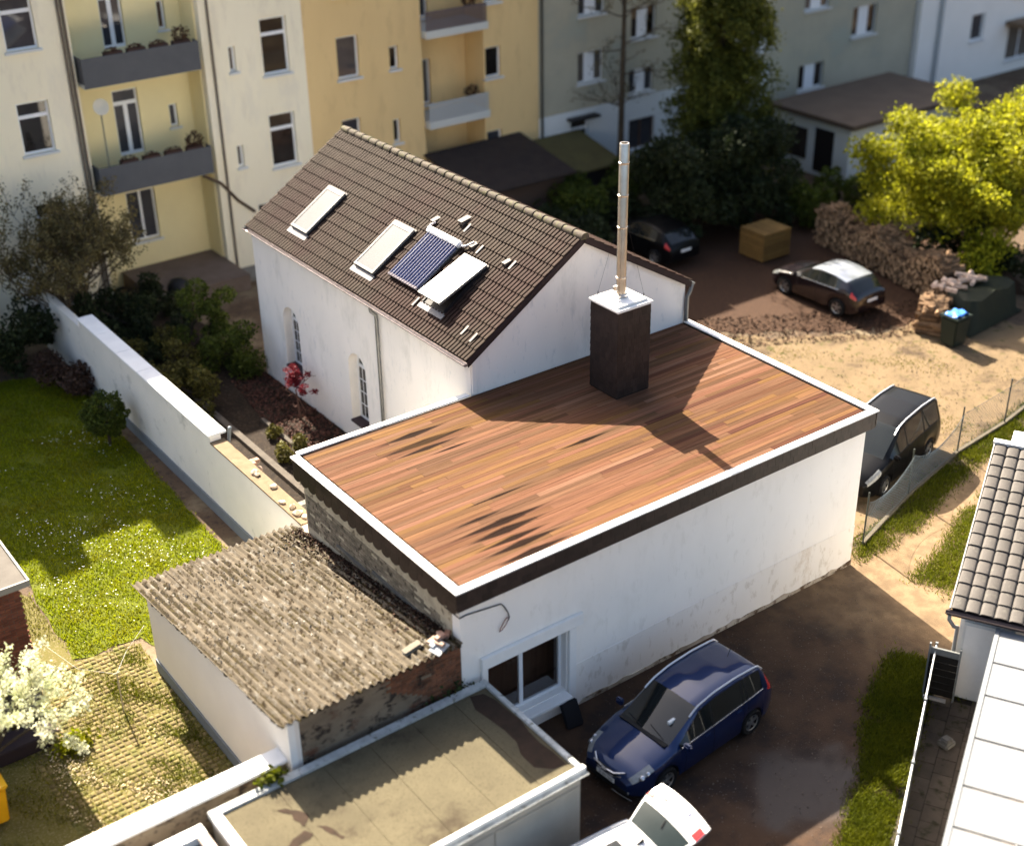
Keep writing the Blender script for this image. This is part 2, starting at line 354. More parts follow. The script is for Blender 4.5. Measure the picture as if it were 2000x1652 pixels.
grass('yard_grass', [(-5.6, 2), (-4.1, 2), (-4.0, 8.2), (-5.0, 8.2)], 9000, .07, M_GRASS2, 0, .014, clumpy(2.3, .3))
flecks('fallen_petals', [(-7.6, 1.0), (-4.4, 1.0), (-4.8, 5.6), (-7, 6.4)], 5200, .022, M_PETAL, .03, .5, None, clumpy(1.6, .35))
flecks('yard_litter', [(14, 13.2), (19, 11.6), (22.6, 9.4), (24.6, 8.4), (28, 7.6), (29, 9.6), (24, 11.5), (19, 14.5), (14, 16)], 5200, .05, mat('yard_leaves', (.15, .075, .04), (.08, .045, .025), 20, .9, island=.5), .005, .4)
grass('yard_tufts', [(13, 1.3), (20, 2.6), (27, 4), (24, 8.5), (15, 13)], 14000, .07, M_WEED, 0, .014, clumpy(1.1, .75), .1)
flecks('yard_stones', [(13, 1.3), (20, 2.6), (27, 4), (26, 8), (15, 13)], 2600, .03, mat('yard_stones', (.26, .2, .13), (.13, .095, .06), 20, .9, island=.4), .0, .3)
VERGE1 = [(12.6, .15), (13.4, .75), (15.3, 1.0), (17.6, 1.75), (20.4, 2.2), (26, 3.2), (26, 2.2), (20.2, 1.5), (17.5, .95), (15.1, .2), (13.4, .1)]
VERGE2 = [(12.9, -1.3), (14.6, -.95), (17, 0), (20, .6), (20, -.5), (17.4, -.7), (15.2, -1.75), (13.3, -2.3)]
VERGE3 = [(4.2, -6.7), (5.6, -5.9), (7.1, -5.0), (8.3, -3.9), (10.4, -3.0), (10.9, -3.8), (9.8, -4.4), (7.9, -5.5), (6.0, -6.6), (4.3, -7.7)]
VERGE4 = [(11.0, -4.5), (12.6, -3.7), (12.9, -4.2), (11.4, -5.0), (10.1, -5.0)]
for k, (v, n) in enumerate(((VERGE1, 22000), (VERGE2, 15000), (VERGE3, 30000), (VERGE4, 5000))):
    grass('verge_grass', v, n, .1 if k != 2 else .12, M_GRASS2, 0, .014, clumpy(2.0, (-1.0, -.7, -1.1, -.6)[k]), .13)
flecks('driveway_pebbles', [(.8, -6.5), (4.2, -6.6), (8.8, -4.6), (11.5, -2.4), (12.3, -.2), (4, .0), (.8, -2)], 2600, .018, mat('pebbles', (.2, .15, .11), (.14, .11, .09), 30, .8, island=.4), -.004, .3)

# ------------------------------------------------------------------ annex with timber deck
annex = thing('annex_building', 'low white rendered annex with a flat timber deck roof and brown slate edge', 'building', (6, 3, 0))
win = rect(.80, 2.92, .60, 2.28)
mb = MB().panel((0, .16, 0), (1, 0, 0), (0, -1, 0), [(.16, -.1), (12.39, -.1), (12.39, 4.2), (.16, 4.2)], [win], .28)
mb.panel((12.39, .44, 0), (0, 1, 0), (1, 0, 0), rect(0, 6.2, -.1, 4.2), (), .28)
mb.panel((.44, 6.72, 0), (1, 0, 0), (0, 1, 0), rect(0, 4.6, -.1, 4.2), (), .28)
mb.build('wall', M_RENDER, annex)
sidew = MB().box((.16, .445, -.1), (.43, 6.71, 4.2)).build('side_wall', M_BEIGE, annex, label='beige patched side wall above the shed roof')
MB().panel((0, .150, 0), (1, 0, 0), (0, -1, 0), [(3.2, -.05), (12.40, -.05), (12.40, 1.22), (7.4, 1.25), (3.2, 1.18)], (), .009).build('lower_render', mat('lower_render', (.83, .79, .735), (.79, .75, .695), .9, .9, .25, 70, stretch=(1, 1, .5), spots=(.68, .63, .56), spot_scale=5, spot_t=.6, spots2=(.62, .53, .43), spot2_scale=.8, spot2_t=.66), annex)
# splash stain at the wall foot
MB().panel((0, .132, 0), (1, 0, 0), (0, -1, 0), [(3.2, -.05), (12.41, -.05), (12.41, .16)]+[(12.41-.25*k, .07+.05*random.random()+(.05 if k % 7 == 3 else 0)) for k in range(1, 37)], (), .017).build('wall_base', mat('stained_base', (.58, .51, .42), (.42, .34, .25), 1.3, .95, .4, 40, spots=(.16, .1, .06), spot_scale=3, spot_t=.55), annex)
def brickwork(parent, O, U, N, u0, u1, z0, z1, m, limit=400, bl=.24, bh=.071, j=.012, keep=None):
    me = unit_mesh('brick', m); O, U, N = Vector(O), Vector(U).normalized(), Vector(N).normalized(); Mf = frame3(O, U, N, Vector((0, 0, 1)))
    k = 0; r = 0; z = z0; rest = MB()
    while z+bh <= z1+.001:
        u = u0-(bl/2 if r % 2 else 0)
        while u < u1-.02:
            a, b = max(u, u0), min(u+bl-j, u1)
            if b-a > .03 and (keep is None or keep((a+b)/2, z)):
                pr = random.uniform(-.004, .006); M = SM((a+b)/2, pr-.02, z+bh/2-j/2, b-a, .06, bh-j, Mf)
                if k < limit: piece('brick', me, M, parent); k += 1
                else: rest.box((-.5,)*3, (.5,)*3, M)
            u += bl
        z += bh; r += 1
    if rest.v: stuff(rest.build('bricks', m, parent))
brickwork(annex, (.16, 0, 0), (0, 1, 0), (-1, 0, 0), .9, 6.65, 2.75, 3.72, M_BRICK_GREY, 300, .25, .075, keep=lambda u, z: z > 3.28-(.9*u/6.9) and z < 3.72-.02*math.sin(u*9)-(.25 if u < 1.8 else 0) and random.random() < .93)
MB().box((.11, 1.6, 3.05), (.155, 3.6, 3.12)).box((.1, 3.9, 2.92), (.155, 5.2, 2.98)).build('flashing', M_ZINC, annex)
# roof slab, parapet, deck
deck = MB().box((.1, .1, 4.2), (12.45, 6.87, 4.515)).build('deck', M_SLATE_D, annex)
bd = mat('deck_timber', (.5, .5, .5))
def deck_material():
    m = bd; nt = m.node_tree; N = nt.nodes; L = nt.links; b = N['Principled BSDF']
    for n in list(N):
        if n.bl_idname not in ('ShaderNodeBsdfPrincipled', 'ShaderNodeOutputMaterial'): N.remove(n)
    geo = N.new('ShaderNodeNewGeometry'); oi = N.new('ShaderNodeObjectInfo')
    cr = N.new('ShaderNodeValToRGB'); e = cr.color_ramp; e.interpolation = 'LINEAR'
    cols = [(0.0, (0.067, 0.028, 0.019)), (0.14, (0.109, 0.053, 0.027)), (0.28, (0.137, 0.063, 0.038)), (0.4, (0.09, 0.05, 0.027)), (0.54, (0.147, 0.071, 0.044)), (0.66, (0.132, 0.069, 0.027)), (0.8, (0.083, 0.043, 0.025)), (0.9, (0.12, 0.061, 0.034)), (1.0, (0.162, 0.086, 0.054))]
    e.elements[0].position = 0; e.elements[0].color = (*cols[0][1], 1); e.elements[1].position = 1; e.elements[1].color = (*cols[-1][1], 1)
    for p_, c in cols[1:-1]: q = e.elements.new(p_); q.color = (*c, 1)
    L.new(oi.outputs['Random'], cr.inputs[0])
    def nz(sc, stretch, d=5):
        mp = N.new('ShaderNodeMapping'); mp.inputs['Scale'].default_value = stretch; L.new(geo.outputs['Position'], mp.inputs[0])
        n = N.new('ShaderNodeTexNoise'); n.inputs['Scale'].default_value = sc; n.inputs['Detail'].default_value = d; n.inputs['Roughness'].default_value = .65; L.new(mp.outputs[0], n.inputs['Vector']); return n.outputs['Fac']
    def mr(x, a, c, lo=0., hi=1.):
        q = N.new('ShaderNodeMapRange'); q.inputs[1].default_value = a; q.inputs[2].default_value = c; q.inputs[3].default_value = lo; q.inputs[4].default_value = hi; L.new(x, q.inputs[0]); return q.outputs[0]
    hs = N.new('ShaderNodeHueSaturation'); L.new(cr.outputs[0], hs.inputs['Color']); L.new(mr(nz(3, (.22, 12, 1)), .25, .75, .46, 1.36), hs.inputs['Value'])
    # water marks: long tapering streaks along the boards in two patches
    gx = N.new('ShaderNodeSeparateXYZ'); L.new(geo.outputs['Position'], gx.inputs[0])
    def math_(op, a, c):
        q = N.new('ShaderNodeMath'); q.operation = op; q.use_clamp = False
        for v, s in ((a, q.inputs[0]), (c, q.inputs[1])):
            if hasattr(v, 'links'): L.new(v, s)
            else: s.default_value = v
        return q.outputs[0]
    def patch(cx, cy, rx, ry):
        dx = math_('DIVIDE', math_('SUBTRACT', gx.outputs[0], cx), rx); dy = math_('DIVIDE', math_('SUBTRACT', gx.outputs[1], cy), ry)
        return mr(math_('ADD', math_('MULTIPLY', dx, dx), math_('MULTIPLY', dy, dy)), 1.0, .0)
    wob = math_('MULTIPLY', math_('SUBTRACT', nz(1.5, (1, 3, 1), 3), .5), .3); st = None
    for cx, cy, hl, hw_ in [(2.86, 6.09, 1.04, 0.075), (2.93, 5.61, 1.5, 0.083), (2.8, 5.33, 0.96, 0.06), (3.26, 4.99, 0.68, 0.03), (5.97, 3.32, 0.95, 0.045), (2.38, 1.65, 1.35, 0.083), (2.2, 1.34, 1.13, 0.09), (2.16, 0.99, 1.04, 0.068), (2.17, 0.72, 1.1, 0.075), (2.22, 0.34, 1.09, 0.075), (1.97, 2.04, 0.8, 0.037), (2.88, 2.56, 1.05, 0.03)]:
        ax = math_('ABSOLUTE', math_('DIVIDE', math_('SUBTRACT', gx.outputs[0], cx), hl*1.15), 0); ay = math_('ABSOLUTE', math_('DIVIDE', math_('SUBTRACT', gx.outputs[1], cy), hw_*1.4), 0)
        q = mr(math_('ADD', math_('ADD', ax, math_('MULTIPLY', ay, .8)), wob), 1.0, .62); st = q if st is None else math_('MAXIMUM', st, q)
    mx = N.new('ShaderNodeMix'); mx.data_type = 'RGBA'; L.new(math_('MULTIPLY', st, .96), mx.inputs[0]); L.new(hs.outputs[0], mx.inputs[6]); mx.inputs[7].default_value = (.007, .0026, .0014, 1)
    # ochre bloom
    mx2 = N.new('ShaderNodeMix'); mx2.data_type = 'RGBA'; L.new(math_('MULTIPLY', mr(nz(.5, (.6, 2.2, 1), 2), .58, .76), .38), mx2.inputs[0]); L.new(mx.outputs[2], mx2.inputs[6]); mx2.inputs[7].default_value = (.105, .056, .015, 1)
    L.new(mx2.outputs[2], b.inputs['Base Color']); b.inputs['Roughness'].default_value = .7; b.inputs['Specular IOR Level'].default_value = .02
    bp = N.new('ShaderNodeBump'); bp.inputs['Strength'].default_value = .25; bp.inputs['Distance'].default_value = .01; L.new(nz(4, (1, 40, 1)), bp.inputs['Height']); L.new(bp.outputs[0], b.inputs['Normal'])
deck_material()
bme = unit_mesh('deck_board', bd)
yy = .25; row = 0
while yy < 6.83:
    x = .25+(0 if row % 2 else 0); first = True
    while x < 12.3:
        ln = random.choice((2.4, 3.0, 3.4, 3.9, 4.4)) * (random.uniform(.4, 1) if first else 1); first = False
        x1 = min(x+ln, 12.32)
        if 12.32-x1 < .5: x1 = 12.32
        piece('deck_board', bme, SM((x+x1)/2, yy+.069, 4.538+random.uniform(-.002, .003), x1-x-.004, .138, .028), deck); x = x1
    yy += .1435; row += 1
trim = [((-.03+2.522*k+(.003 if k else 0), -.03), (-.03+2.522*(k+1), .18)) for k in range(5)]+[((-.03, .183+2.24*k), (.18, .18+2.24*(k+1))) for k in range(3)]+[((12.37, .183+2.216*k), (12.58, .18+2.216*(k+1))) for k in range(3)]+[((.183, 6.84), (2.6, 7.02)), ((2.603, 6.84), (5.08, 7.02))]
for (a, b) in trim: j_ = random.uniform(-.003, .003); MB().box((*a, 4.566+j_), (*b, 4.605+j_)).build('roof_trim', M_WHITE, annex, bevel=.008)
MB().box((.13, .13, 4.5), (12.42, .2, 4.562)).box((.13, .2, 4.5), (.2, 6.83, 4.562)).box((12.35, .2, 4.5), (12.42, 6.83, 4.562)).build('upstand', M_SLATE_D, annex)
def slates(parent, O, U, N, length, zt, rows, w, h, name='slate', scallop=False):
    O, U, N = Vector(O), Vector(U), Vector(N); Mf = frame3(O, U, N, Vector((0, 0, 1)))
    prof = [(-.49, 0), (.49, 0), (.49, -1), (-.49, -1)]
    if scallop: prof = [(-.49, 0), (.49, 0), (.49, -.82), (.40, -.93), (.22, -1.0), (.0, -1.02), (-.2, -.96), (-.34, -.86), (-.49, -.74)]
    n = len(prof); v = [(x*w, .0+.018*(-z), z*h*1.18) for x, z in prof]+[(x*w, .010+.018*(-z), z*h*1.18) for x, z in prof]
    me = MB().add(v, [tuple(range(n))[::-1], tuple(range(n, 2*n))]+[(i, (i+1) % n, n+(i+1) % n, n+i) for i in range(n)]).mesh(name, M_SLATE)
    for r in range(rows):
        k = int(length/w+.5)
        for i in range(-1 if r % 2 else 0, k+1):
            u = (i+.5+(.5 if r % 2 else 0))*w
            lo, hi = max(0, u-w/2), min(length, u+w/2)
            if hi-lo < .02: continue
            M = Mf @ Matrix.Translation(((lo+hi)/2, random.uniform(0, .004), zt-r*h)) @ Matrix.Rotation(random.gauss(0, .006), 4, 'Y') @ Matrix.Diagonal(((hi-lo)/w, 1, 1, 1))
            piece(name, me, M, parent)
fb = MB().box((0.02, 0.02, 4.14), (12.53, .12, 4.56)).box((.02, .12, 4.14), (.12, 6.86, 4.56)).box((12.43, .12, 4.14), (12.53, 6.8, 4.56)).build('fascia', M_SLATE_D, annex)
slates(fb, (0, .02, 0), (1, 0, 0), (0, -1, 0), 12.5, 4.562, 2, .25, .20)
slates(fb, (.02, 0, 0), (0, 1, 0), (-1, 0, 0), 6.85, 4.562, 1, .25, .2)
slates(fb, (.012, 0, 0), (0, 1, 0), (-1, 0, 0), 6.85, 4.36, 1, .36, .27, 'slate', True)
MB().box((12.53, 0, 4.14), (12.56, 6.8, 4.56)).build('fascia_board', M_SLATE, annex)
# front window
wn = MB().panel((.80, .34, .60), (1, 0, 0), (0, -1, 0), rect(0, 2.12, 0, 1.68), [rect(.06, .96, .07, 1.60), rect(1.06, 2.05, .07, 1.60)], .07).build('window', M_FRAME, annex)
for x0, x1 in ((.86, 1.76), (1.86, 2.85)):
    MB().box((x0, .37, .67), (x1, .378, 2.2)).build('pane', mat('annex_pane', (.9, .88, .86), None, 2, .02, trans=1.), wn)
MB().box((.80, -.10, .50), (2.92, .33, .58)).build('sill', M_WHITE, wn, bevel=.01)
sur = MB().box((.62, .06, 2.30), (3.34, .157, 2.60)).box((2.96, .08, .02), (3.16, .157, 2.295)).box((.62, .09, 1.4), (.78, .157, 2.295)).build('window_surround', M_WHITE, annex, bevel=.01)
MB().box((.5, 1.0, -.05), (4.2, 1.05, 3.2)).build('curtain', mat('brown_curtain', (.3, .17, .11), (.22, .12, .08), 2, .9, stretch=(6, 6, .3)), annex)
MB().box((.44, .45, .45), (4.2, 1.68, .5)).build('interior_floor', mat('brown_floor', (.2, .1, .06), None, 2, .6), annex)
cab = mat('black_cable', (.02, .02, .022), None, 2, .5)
MB().tube([(.02, .5, 4.0), (.05, .12, 3.98), (.14, .13, 3.86), (.3, .135, 3.87), (.7, .135, 3.82), (1.18, .13, 3.76), (1.25, .12, 3.66), (1.33, .12, 3.5), (1.37, .12, 3.36), (1.35, .12, 3.28)], .014, 6).build('cable', cab, annex)
MB().tube([(1.35, .12, 3.3), (1.26, .1, 3.2), (1.16, .1, 3.12), (1.1, .1, 3.1), (1.12, .1, 3.16), (1.2, .1, 3.28), (1.28, .11, 3.36), (1.33, .115, 3.36)], .011, 6).build('cable_end', mat('red_cable', (.32, .1, .07), None, 2, .5), annex)
# chimney
cx0, cx1, cy0, cy1, cz = 7.88, 8.96, 4.42, 5.5, 6.93
ch = MB().box((cx0+.03, cy0+.03, 4.5), (cx1-.03, cy1-.03, cz)).build('chimney', M_SLATE_D, annex, label='square slate clad chimney stack with a steel flue')
slates(ch, (cx0+.01, cy0+.028, 0), (1, 0, 0), (0, -1, 0), 1.06, cz-.02, 12, .152, .19)
slates(ch, (cx0+.028, cy0+.01, 0), (0, 1, 0), (-1, 0, 0), 1.06, cz-.02, 12, .152, .19)
MB().box((cx1-.03, cy0+.02, 4.5), (cx1, cy1-.0, cz)).box((cx0+.03, cy1-.03, 4.5), (cx1-.03, cy1, cz)).build('cladding', M_SLATE, ch)
MB().box((cx0-.035, cy0-.035, cz), (cx1+.03, cy1+.03, cz+.07)).build('cap', M_WHITE, ch, bevel=.012)
MB().box((cx0+.06, cy0+.06, cz+.07), (cx1-.06, cy1-.06, cz+.13)).build('cap_plate', M_WHITE, ch, bevel=.012)
FX, FY = 8.43, 4.98
MB().lathe([(.0, cz+.10), (.165, cz+.13), (.165, cz+.2), (.13, cz+.22), (.122, cz+.25), (.122, 10.93), (.11, 10.95), (.085, 10.95), (.085, 10.6)], 24, Matrix.Translation((FX, FY, 0))).build('flue', M_STEEL, ch, smooth=40)
for z in (cz+.62, 8.85, 9.65, 10.45): MB().lathe([(.122, z), (.131, z+.004), (.131, z+.045), (.122, z+.05)], 24, Matrix.Translation((FX, FY, 0))).box((-.19, -.03, z), (-.12, .03, z+.05), Matrix.Translation((FX, FY, 0)) @ Matrix.Rotation(R(20), 4, 'Z')).build('clamp', M_STEEL, ch, smooth=30)
MB().lathe([(.0, cz+.43), (.07, cz+.43), (.07, cz+.34), (.0, cz+.34)], 12, Matrix.Translation((FX-.16, FY+.02, 0))).box((-.19, -.04, cz+.33), (-.1, .04, cz+.45), Matrix.Translation((FX, FY, 0))).build('cleanout', M_STEEL, ch)
for sx, sy in ((-1, -1), (-1, 1), (1, -1), (1, 1)):
    MB().tube([(FX+sx*.40, FY+sy*.40, cz+.13), (FX+sx*.40, FY+sy*.40, cz+.24)], .012, 6).tube([(FX+sx*.40, FY+sy*.40, cz+.22), (FX+sx*.1, FY+sy*.1, 8.87)], .0035, 4).build('guy_wire', M_DARK, ch)

# ------------------------------------------------------------------ white house with tiled roof
house = thing('house', 'white rendered house with arched windows and a brown tiled gable roof', 'house', (8.8, 12.9, 0))
HX0, HX1, HY0, HY1, EZ, RX, RZ = 5.15, 12.42, 6.88, 18.95, 5.66, 8.72, 7.98
def arch(uc, z0, z1, hw, n=12):
    zc = z1-hw; return [(uc-hw, z0), (uc+hw, z0)]+[(uc+hw*math.cos(math.pi*i/n), zc+hw*math.sin(math.pi*i/n)) for i in range(n+1)]
A = [(16.8, 1.38, 3.52, .5), (12.78, 1.12, 3.46, .5), (8.8, 1.12, 3.46, .5)]
mb = MB().panel((HX0, 0, 0), (0, 1, 0), (-1, 0, 0), rect(HY0+.3, HY1-.3, -.1, EZ), [arch(*a) for a in A], .42)
EZR = 5.83
gab = [(HX0, -.1), (HX1, -.1), (HX1, EZR-.06), (RX, RZ-.06), (HX0, EZ-.03)]
mb.panel((0, HY0, 0), (1, 0, 0), (0, -1, 0), gab, (), .3); mb.panel((0, HY1, 0), (1, 0, 0), (0, 1, 0), gab, (), .3)
mb.panel((HX1, 0, 0), (0, 1, 0), (1, 0, 0), rect(HY0+.3, HY1-.3, -.1, EZR-.08), (), .3)
mb.build('wall', M_RENDER_OLD, house)
MB().box((HX0+.02, HY0-.05, 4.6), (HX0+.14, HY0-.002, EZ+.0)).build('corner_bead', M_RENDER, house)
for (yc, z0, z1, hw) in A:
    zc = z1-hw; O = (HX0+.28, 0, 0)
    inner = arch(yc, z0+.07, z1-.06, hw-.06); zt = zc-.05
    low = [(yc-hw+.09, z0+.1), (yc-.03, z0+.1), (yc-.03, zt-.05), (yc-hw+.09, zt-.05)]; lo2 = [(yc+.03, z0+.1), (yc+hw-.09, z0+.1), (yc+hw-.09, zt-.05), (yc+.03, zt-.05)]
    top = [(yc-hw+.1, zt+.05), (yc+hw-.1, zt+.05)]+[(yc+(hw-.1)*math.cos(math.pi*i/10), zt+.05+(hw-.14)*math.sin(math.pi*i/10)) for i in range(1, 10)]
    w = MB().panel(O, (0, 1, 0), (-1, 0, 0), arch(yc, z0, z1-.003, hw-.003), [low, lo2, top], .07).build('window', M_FRAME, house)
    for y0, y1 in ((yc-hw+.09, yc-.03), (yc+.03, yc+hw-.09)):
        MB().box((HX0+.30, y0, z0+.1), (HX0+.306, y1, zt-.05)).build('pane', M_GLASS, w)
        b = MB(); hgt = zt-.05-z0-.1
        for k in (1, 2, 3): b.box((HX0+.285, y0, z0+.1+hgt*k/4-.012), (HX0+.299, y1, z0+.1+hgt*k/4+.012))
        b.box((HX0+.287, (y0+y1)/2-.011, z0+.1), (HX0+.298, (y0+y1)/2+.011, zt-.05)); b.build('glazing_bar', M_FRAME, w)
    MB().panel((HX0+.31, 0, 0), (0, 1, 0), (-1, 0, 0), top, (), .006).build('pane', M_GLASS, w)
    MB().box((HX0-.06, yc-hw+.003, z0-.03), (HX0+.27, yc+hw-.003, z0+.035)).build('sill', mat('dark_sill', (.06, .035, .045), None, 5, .6), w)
# roof planes
S = Vector((RX-HX0, 0, RZ-EZ)).normalized(); S2 = Vector((RX-HX1, 0, RZ-EZR)).normalized(); NZ = Vector((-S.z, 0, S.x)); N2 = Vector((S2.z, 0, -S2.x)); ST = -.17; SL2 = (HX1-RX)/-S2.x; SL = (RX-HX0)/S.x
VY0, VY1 = HY0-.1, HY1+.06
roof = MB()
for sgn in (1, -1):
    s, n, E0, st = (S, NZ, Vector((HX0, 0, EZ)), ST) if sgn > 0 else (S2, N2, Vector((HX1, 0, EZR)), ST)
    a, b = E0+s*st, Vector((RX, 0, RZ)); 
    for q in (0,): 
        v = []
        for y in (VY0+.03, VY1-.03):
            for p_, d in ((a, 0.), (b, 0.), (b, -.12), (a, -.12)): v.append((p_.x+n.x*d, y, p_.z+n.z*d))
        roof.add(v, [(0, 1, 2, 3), (7, 6, 5, 4), (0, 4, 5, 1), (1, 5, 6, 2), (2, 6, 7, 3), (3, 7, 4, 0)])
roof = roof.build('roof', M_SLATE_D, house)
def tile_mb(w, ln, hump=.046, M=None, lip=.022, humps=2):
    fr = [0, .13, .19, .5, .83, .89] if humps > 1 else [0, .07, .2, .5, .8, .93]; zz = [0, 0, .86, 1, .86, 0] if humps > 1 else [0, .6, .9, 1, .9, .6]
    prof = [((k+f)*w/humps, hump*z) for k in range(humps) for f, z in zip(fr, zz)]+[(w, 0)]
    n = len(prof); v = []
    for s, dz in ((0, .034), (ln, .0)): v += [Vector((x, s, z+dz)) for x, z in prof]
    v += [Vector((x, .004, max(0, z+.034-lip))) for x, z in prof]
    if M: v = [M @ q for q in v]
    ok = [i for i in range(n-1) if prof[i][1] > 0 or prof[i+1][1] > 0]      # the interlock groove between two rolls stays open
    f = [(i, i+1, n+i+1, n+i) for i in ok]+[(2*n+i, 2*n+i+1, i+1, i) for i in ok]
    return MB().add(v, f)
NC, NR = 44, 12; tw = (VY1-VY0)/NC; tr = (SL-ST)/NR
tme = tile_mb(tw*.985, tr*1.12).mesh('roof_tile', M_TILE, fix=False, smooth=40)
far = MB()
E0 = Vector((HX0, 0, EZ))
for c in range(NC):
    for r in range(NR):
        o = E0+S*(ST+r*tr)+NZ*(.006+random.uniform(0, .004)); y = VY0+(c+1)*tw
        M = frame3((o.x, y, o.z), Vector((0, -1, 0)), S, NZ) @ Matrix.Rotation(random.gauss(0, .006), 4, 'Z')
        if c < 25: piece('roof_tile', tme, M, roof)
        else: far.add(tile_mb(tw*.985, tr*1.12, M=M).v, tile_mb(tw*.985, tr*1.12).f)
ob = far.build('roof_tiles', M_TILE_S, roof, fix=False, smooth=40); stuff(ob)
far = MB(); s2, n2 = S2, N2; tr2 = (SL2-ST)/NR
for c in range(NC):
    for r in range(NR):
        o = Vector((HX1, 0, EZR))+s2*(ST+r*tr2)+n2*.006
        M = frame3((o.x, VY0+c*tw, o.z), Vector((0, 1, 0)), s2, n2); far.add(tile_mb(tw*.985, tr2*1.12, M=M).v, tile_mb(tw*.985, tr2*1.12).f)
stuff(far.build('roof_tiles', M_TILE_S, roof, fix=False, smooth=40))
rme = MB(); n = 10; v = []
for s_, rr in ((0, .135), (.05, .14), (.40, .12), (.44, .118)):
    for k in range(n+1): t = math.pi*(-.08+1.16*k/n); v.append((rr*math.cos(t), s_, rr*math.sin(t)))
f = [(i*(n+1)+k, i*(n+1)+k+1, (i+1)*(n+1)+k+1, (i+1)*(n+1)+k) for i in range(3) for k in range(n)]+[tuple(range(n+1))]
rme = rme.add(v, f).mesh('ridge_tile', M_RIDGE, fix=False, smooth=45)
for k in range(29):
    piece('ridge_tile', rme, Matrix.Translation((RX, VY0-.03+k*.4205, RZ+.005)) @ Matrix.Rotation(random.gauss(0, .01), 4, 'Z') @ Matrix.Rotation(R(-1), 4, 'X'), roof)
# verge boards, eaves gutter, downpipes
for sgn, nm in ((1, 'verge_board'), (-1, 'verge_board')):
    for yv in (VY0+.0, VY1-.03):
        a = (Vector((HX0, 0, EZ))+S*(ST-.01)) if sgn > 0 else (Vector((HX1, 0, EZR))+S2*(ST-.01)); b = Vector((RX, 0, RZ+.04)); nn = NZ if sgn > 0 else N2; v = []
        for y in (yv, yv+.03):
            for p_, d in ((a, .03), (b, .0), (b, -.17), (a, -.14)): v.append((p_.x+nn.x*d*.3, y, p_.z+d))
        MB().add(v, [(0, 1, 2, 3), (7, 6, 5, 4), (0, 4, 5, 1), (1, 5, 6, 2), (2, 6, 7, 3), (3, 7, 4, 0)]).build('verge_board', mat('verge_brown', (.06, .035, .035), (.045, .028, .028), 4, .7), roof)
def gutter(name, a, b, r, m, parent, out):
    a, b, out = Vector(a), Vector(b), Vector(out); n = 10; v = []
    for p_ in (a, b):
        for rr in (r, r*.86):
            for k in range(n+1): t = math.pi*k/n; v.append(p_+out*(rr*math.cos(t))-Vector((0, 0, rr*math.sin(t))))
    k = n+1; f = []
    for i in range(n): f += [(i, i+1, 2*k+i+1, 2*k+i), (k+i, 3*k+i, 3*k+i+1, k+i+1)]
    f += [(0, 2*k, 3*k, k), (n, k+n, 3*k+n, 2*k+n)]+[tuple(range(n+1)), tuple(range(2*k, 2*k+n+1))]
    return MB().add(v, f).build(name, m, parent, smooth=40)
gl = E0+S*ST
gutter('gutter', (gl.x-.06, VY0, gl.z-.03), (gl.x-.06, VY1, gl.z-.03), .075, mat('gutter_zinc', (.5, .44, .42), (.36, .31, .3), 6, .4, metal=.5), house, (-1, 0, 0))
MB().box((HX0-.05, VY0+.1, EZ-.18), (HX0-.002, VY1-.1, EZ-.08)).build('eaves_board', mat('eaves_white', (.7, .66, .63), None, 3, .7), house)
MB().tube([(gl.x-.06, 11.4, gl.z-.1), (gl.x-.06, 11.38, gl.z-.2), (HX0-.08, 11.34, EZ-.42), (HX0-.08, 11.32, EZ-.55), (HX0-.08, 11.32, .5)], .052, 12).build('downpipe', M_ZINC, house, smooth=40)
MB().tube([(HX1+.18, HY0-.02, EZR-.12), (HX1+.19, HY0-.06, EZR-.2), (HX1+.10, HY0-.09, EZR-.36), (HX1+.02, HY0-.08, EZR-.5), (HX1+.02, HY0-.08, 4.62)], .06, 12).build('downpipe', M_ZINC, house, smooth=40)
gutter('gutter', (HX1+.21, VY0, EZR-.12), (HX1+.21, VY1, EZR-.12), .07, M_ZINC, house, (1, 0, 0))
# skylights: s is distance up the slope from the wall line
def on_roof(s, y, h=0): p_ = E0+S*s+NZ*h; return Vector((p_.x, y, p_.z))
RF = lambda s, y, h=0: frame3(on_roof(s, y, h), Vector((0, 1, 0)), S, NZ)
def skylight(y0, y1, s0, s1, label, tilt, blind):
    w, l = y1-y0, s1-s0; Mx = RF(s0, y0, .03) 
    Mt = Mx @ Matrix.Rotation(-tilt, 4, 'X') if tilt else Mx
    sk = MB().box((-.03, -.02, 0), (w+.03, l+.05, .07), Mx).build('skylight', M_DARK, house, label=label)
    T = Matrix.Translation((0, l, 0)) @ Matrix.Rotation(-tilt, 4, 'X') @ Matrix.Translation((0, -l, 0))
    Mt = Mx @ T
    fr = MB()
    for a, b in (((0, 0, .07), (w, .07, .14)), ((0, l-.14, .07), (w, l, .145)), ((0, .07, .07), (.06, l-.14, .14)), ((w-.06, .07, .07), (w, l-.14, .14))): fr.box(a, b, Mt)
    fr.build('sash', mat('sash_aluminium', (.36, .35, .33), (.3, .29, .28), 5, .4, metal=.2), sk)
    MB().box((.06, .07, .09), (w-.06, l-.14, .125), Mt).build('pane', mat('skylight_pane' if not tilt else 'skylight_pane_glare', (.16, .166, .175) if not tilt else (.5, .5, .5), (.14, .145, .152) if not tilt else (.48, .48, .47), 1.5, .25, coat=.25), sk)  # the tilted pane gets a paler colour that paints in its glare
    MB().box((-.07, -.2, .012), (w+.07, -.02, .05), Mx).build('flashing', mat('flashing_lead', (.34, .32, .32), None, 4, .5), sk)
    if tilt: MB().box((w-.05, -.02, .05), (w-.0, l*.9, .1+0), Mx).box((.0, .0, .05), (.04, l*.9, .1), Mx).build('opened_side', M_DARK, sk)
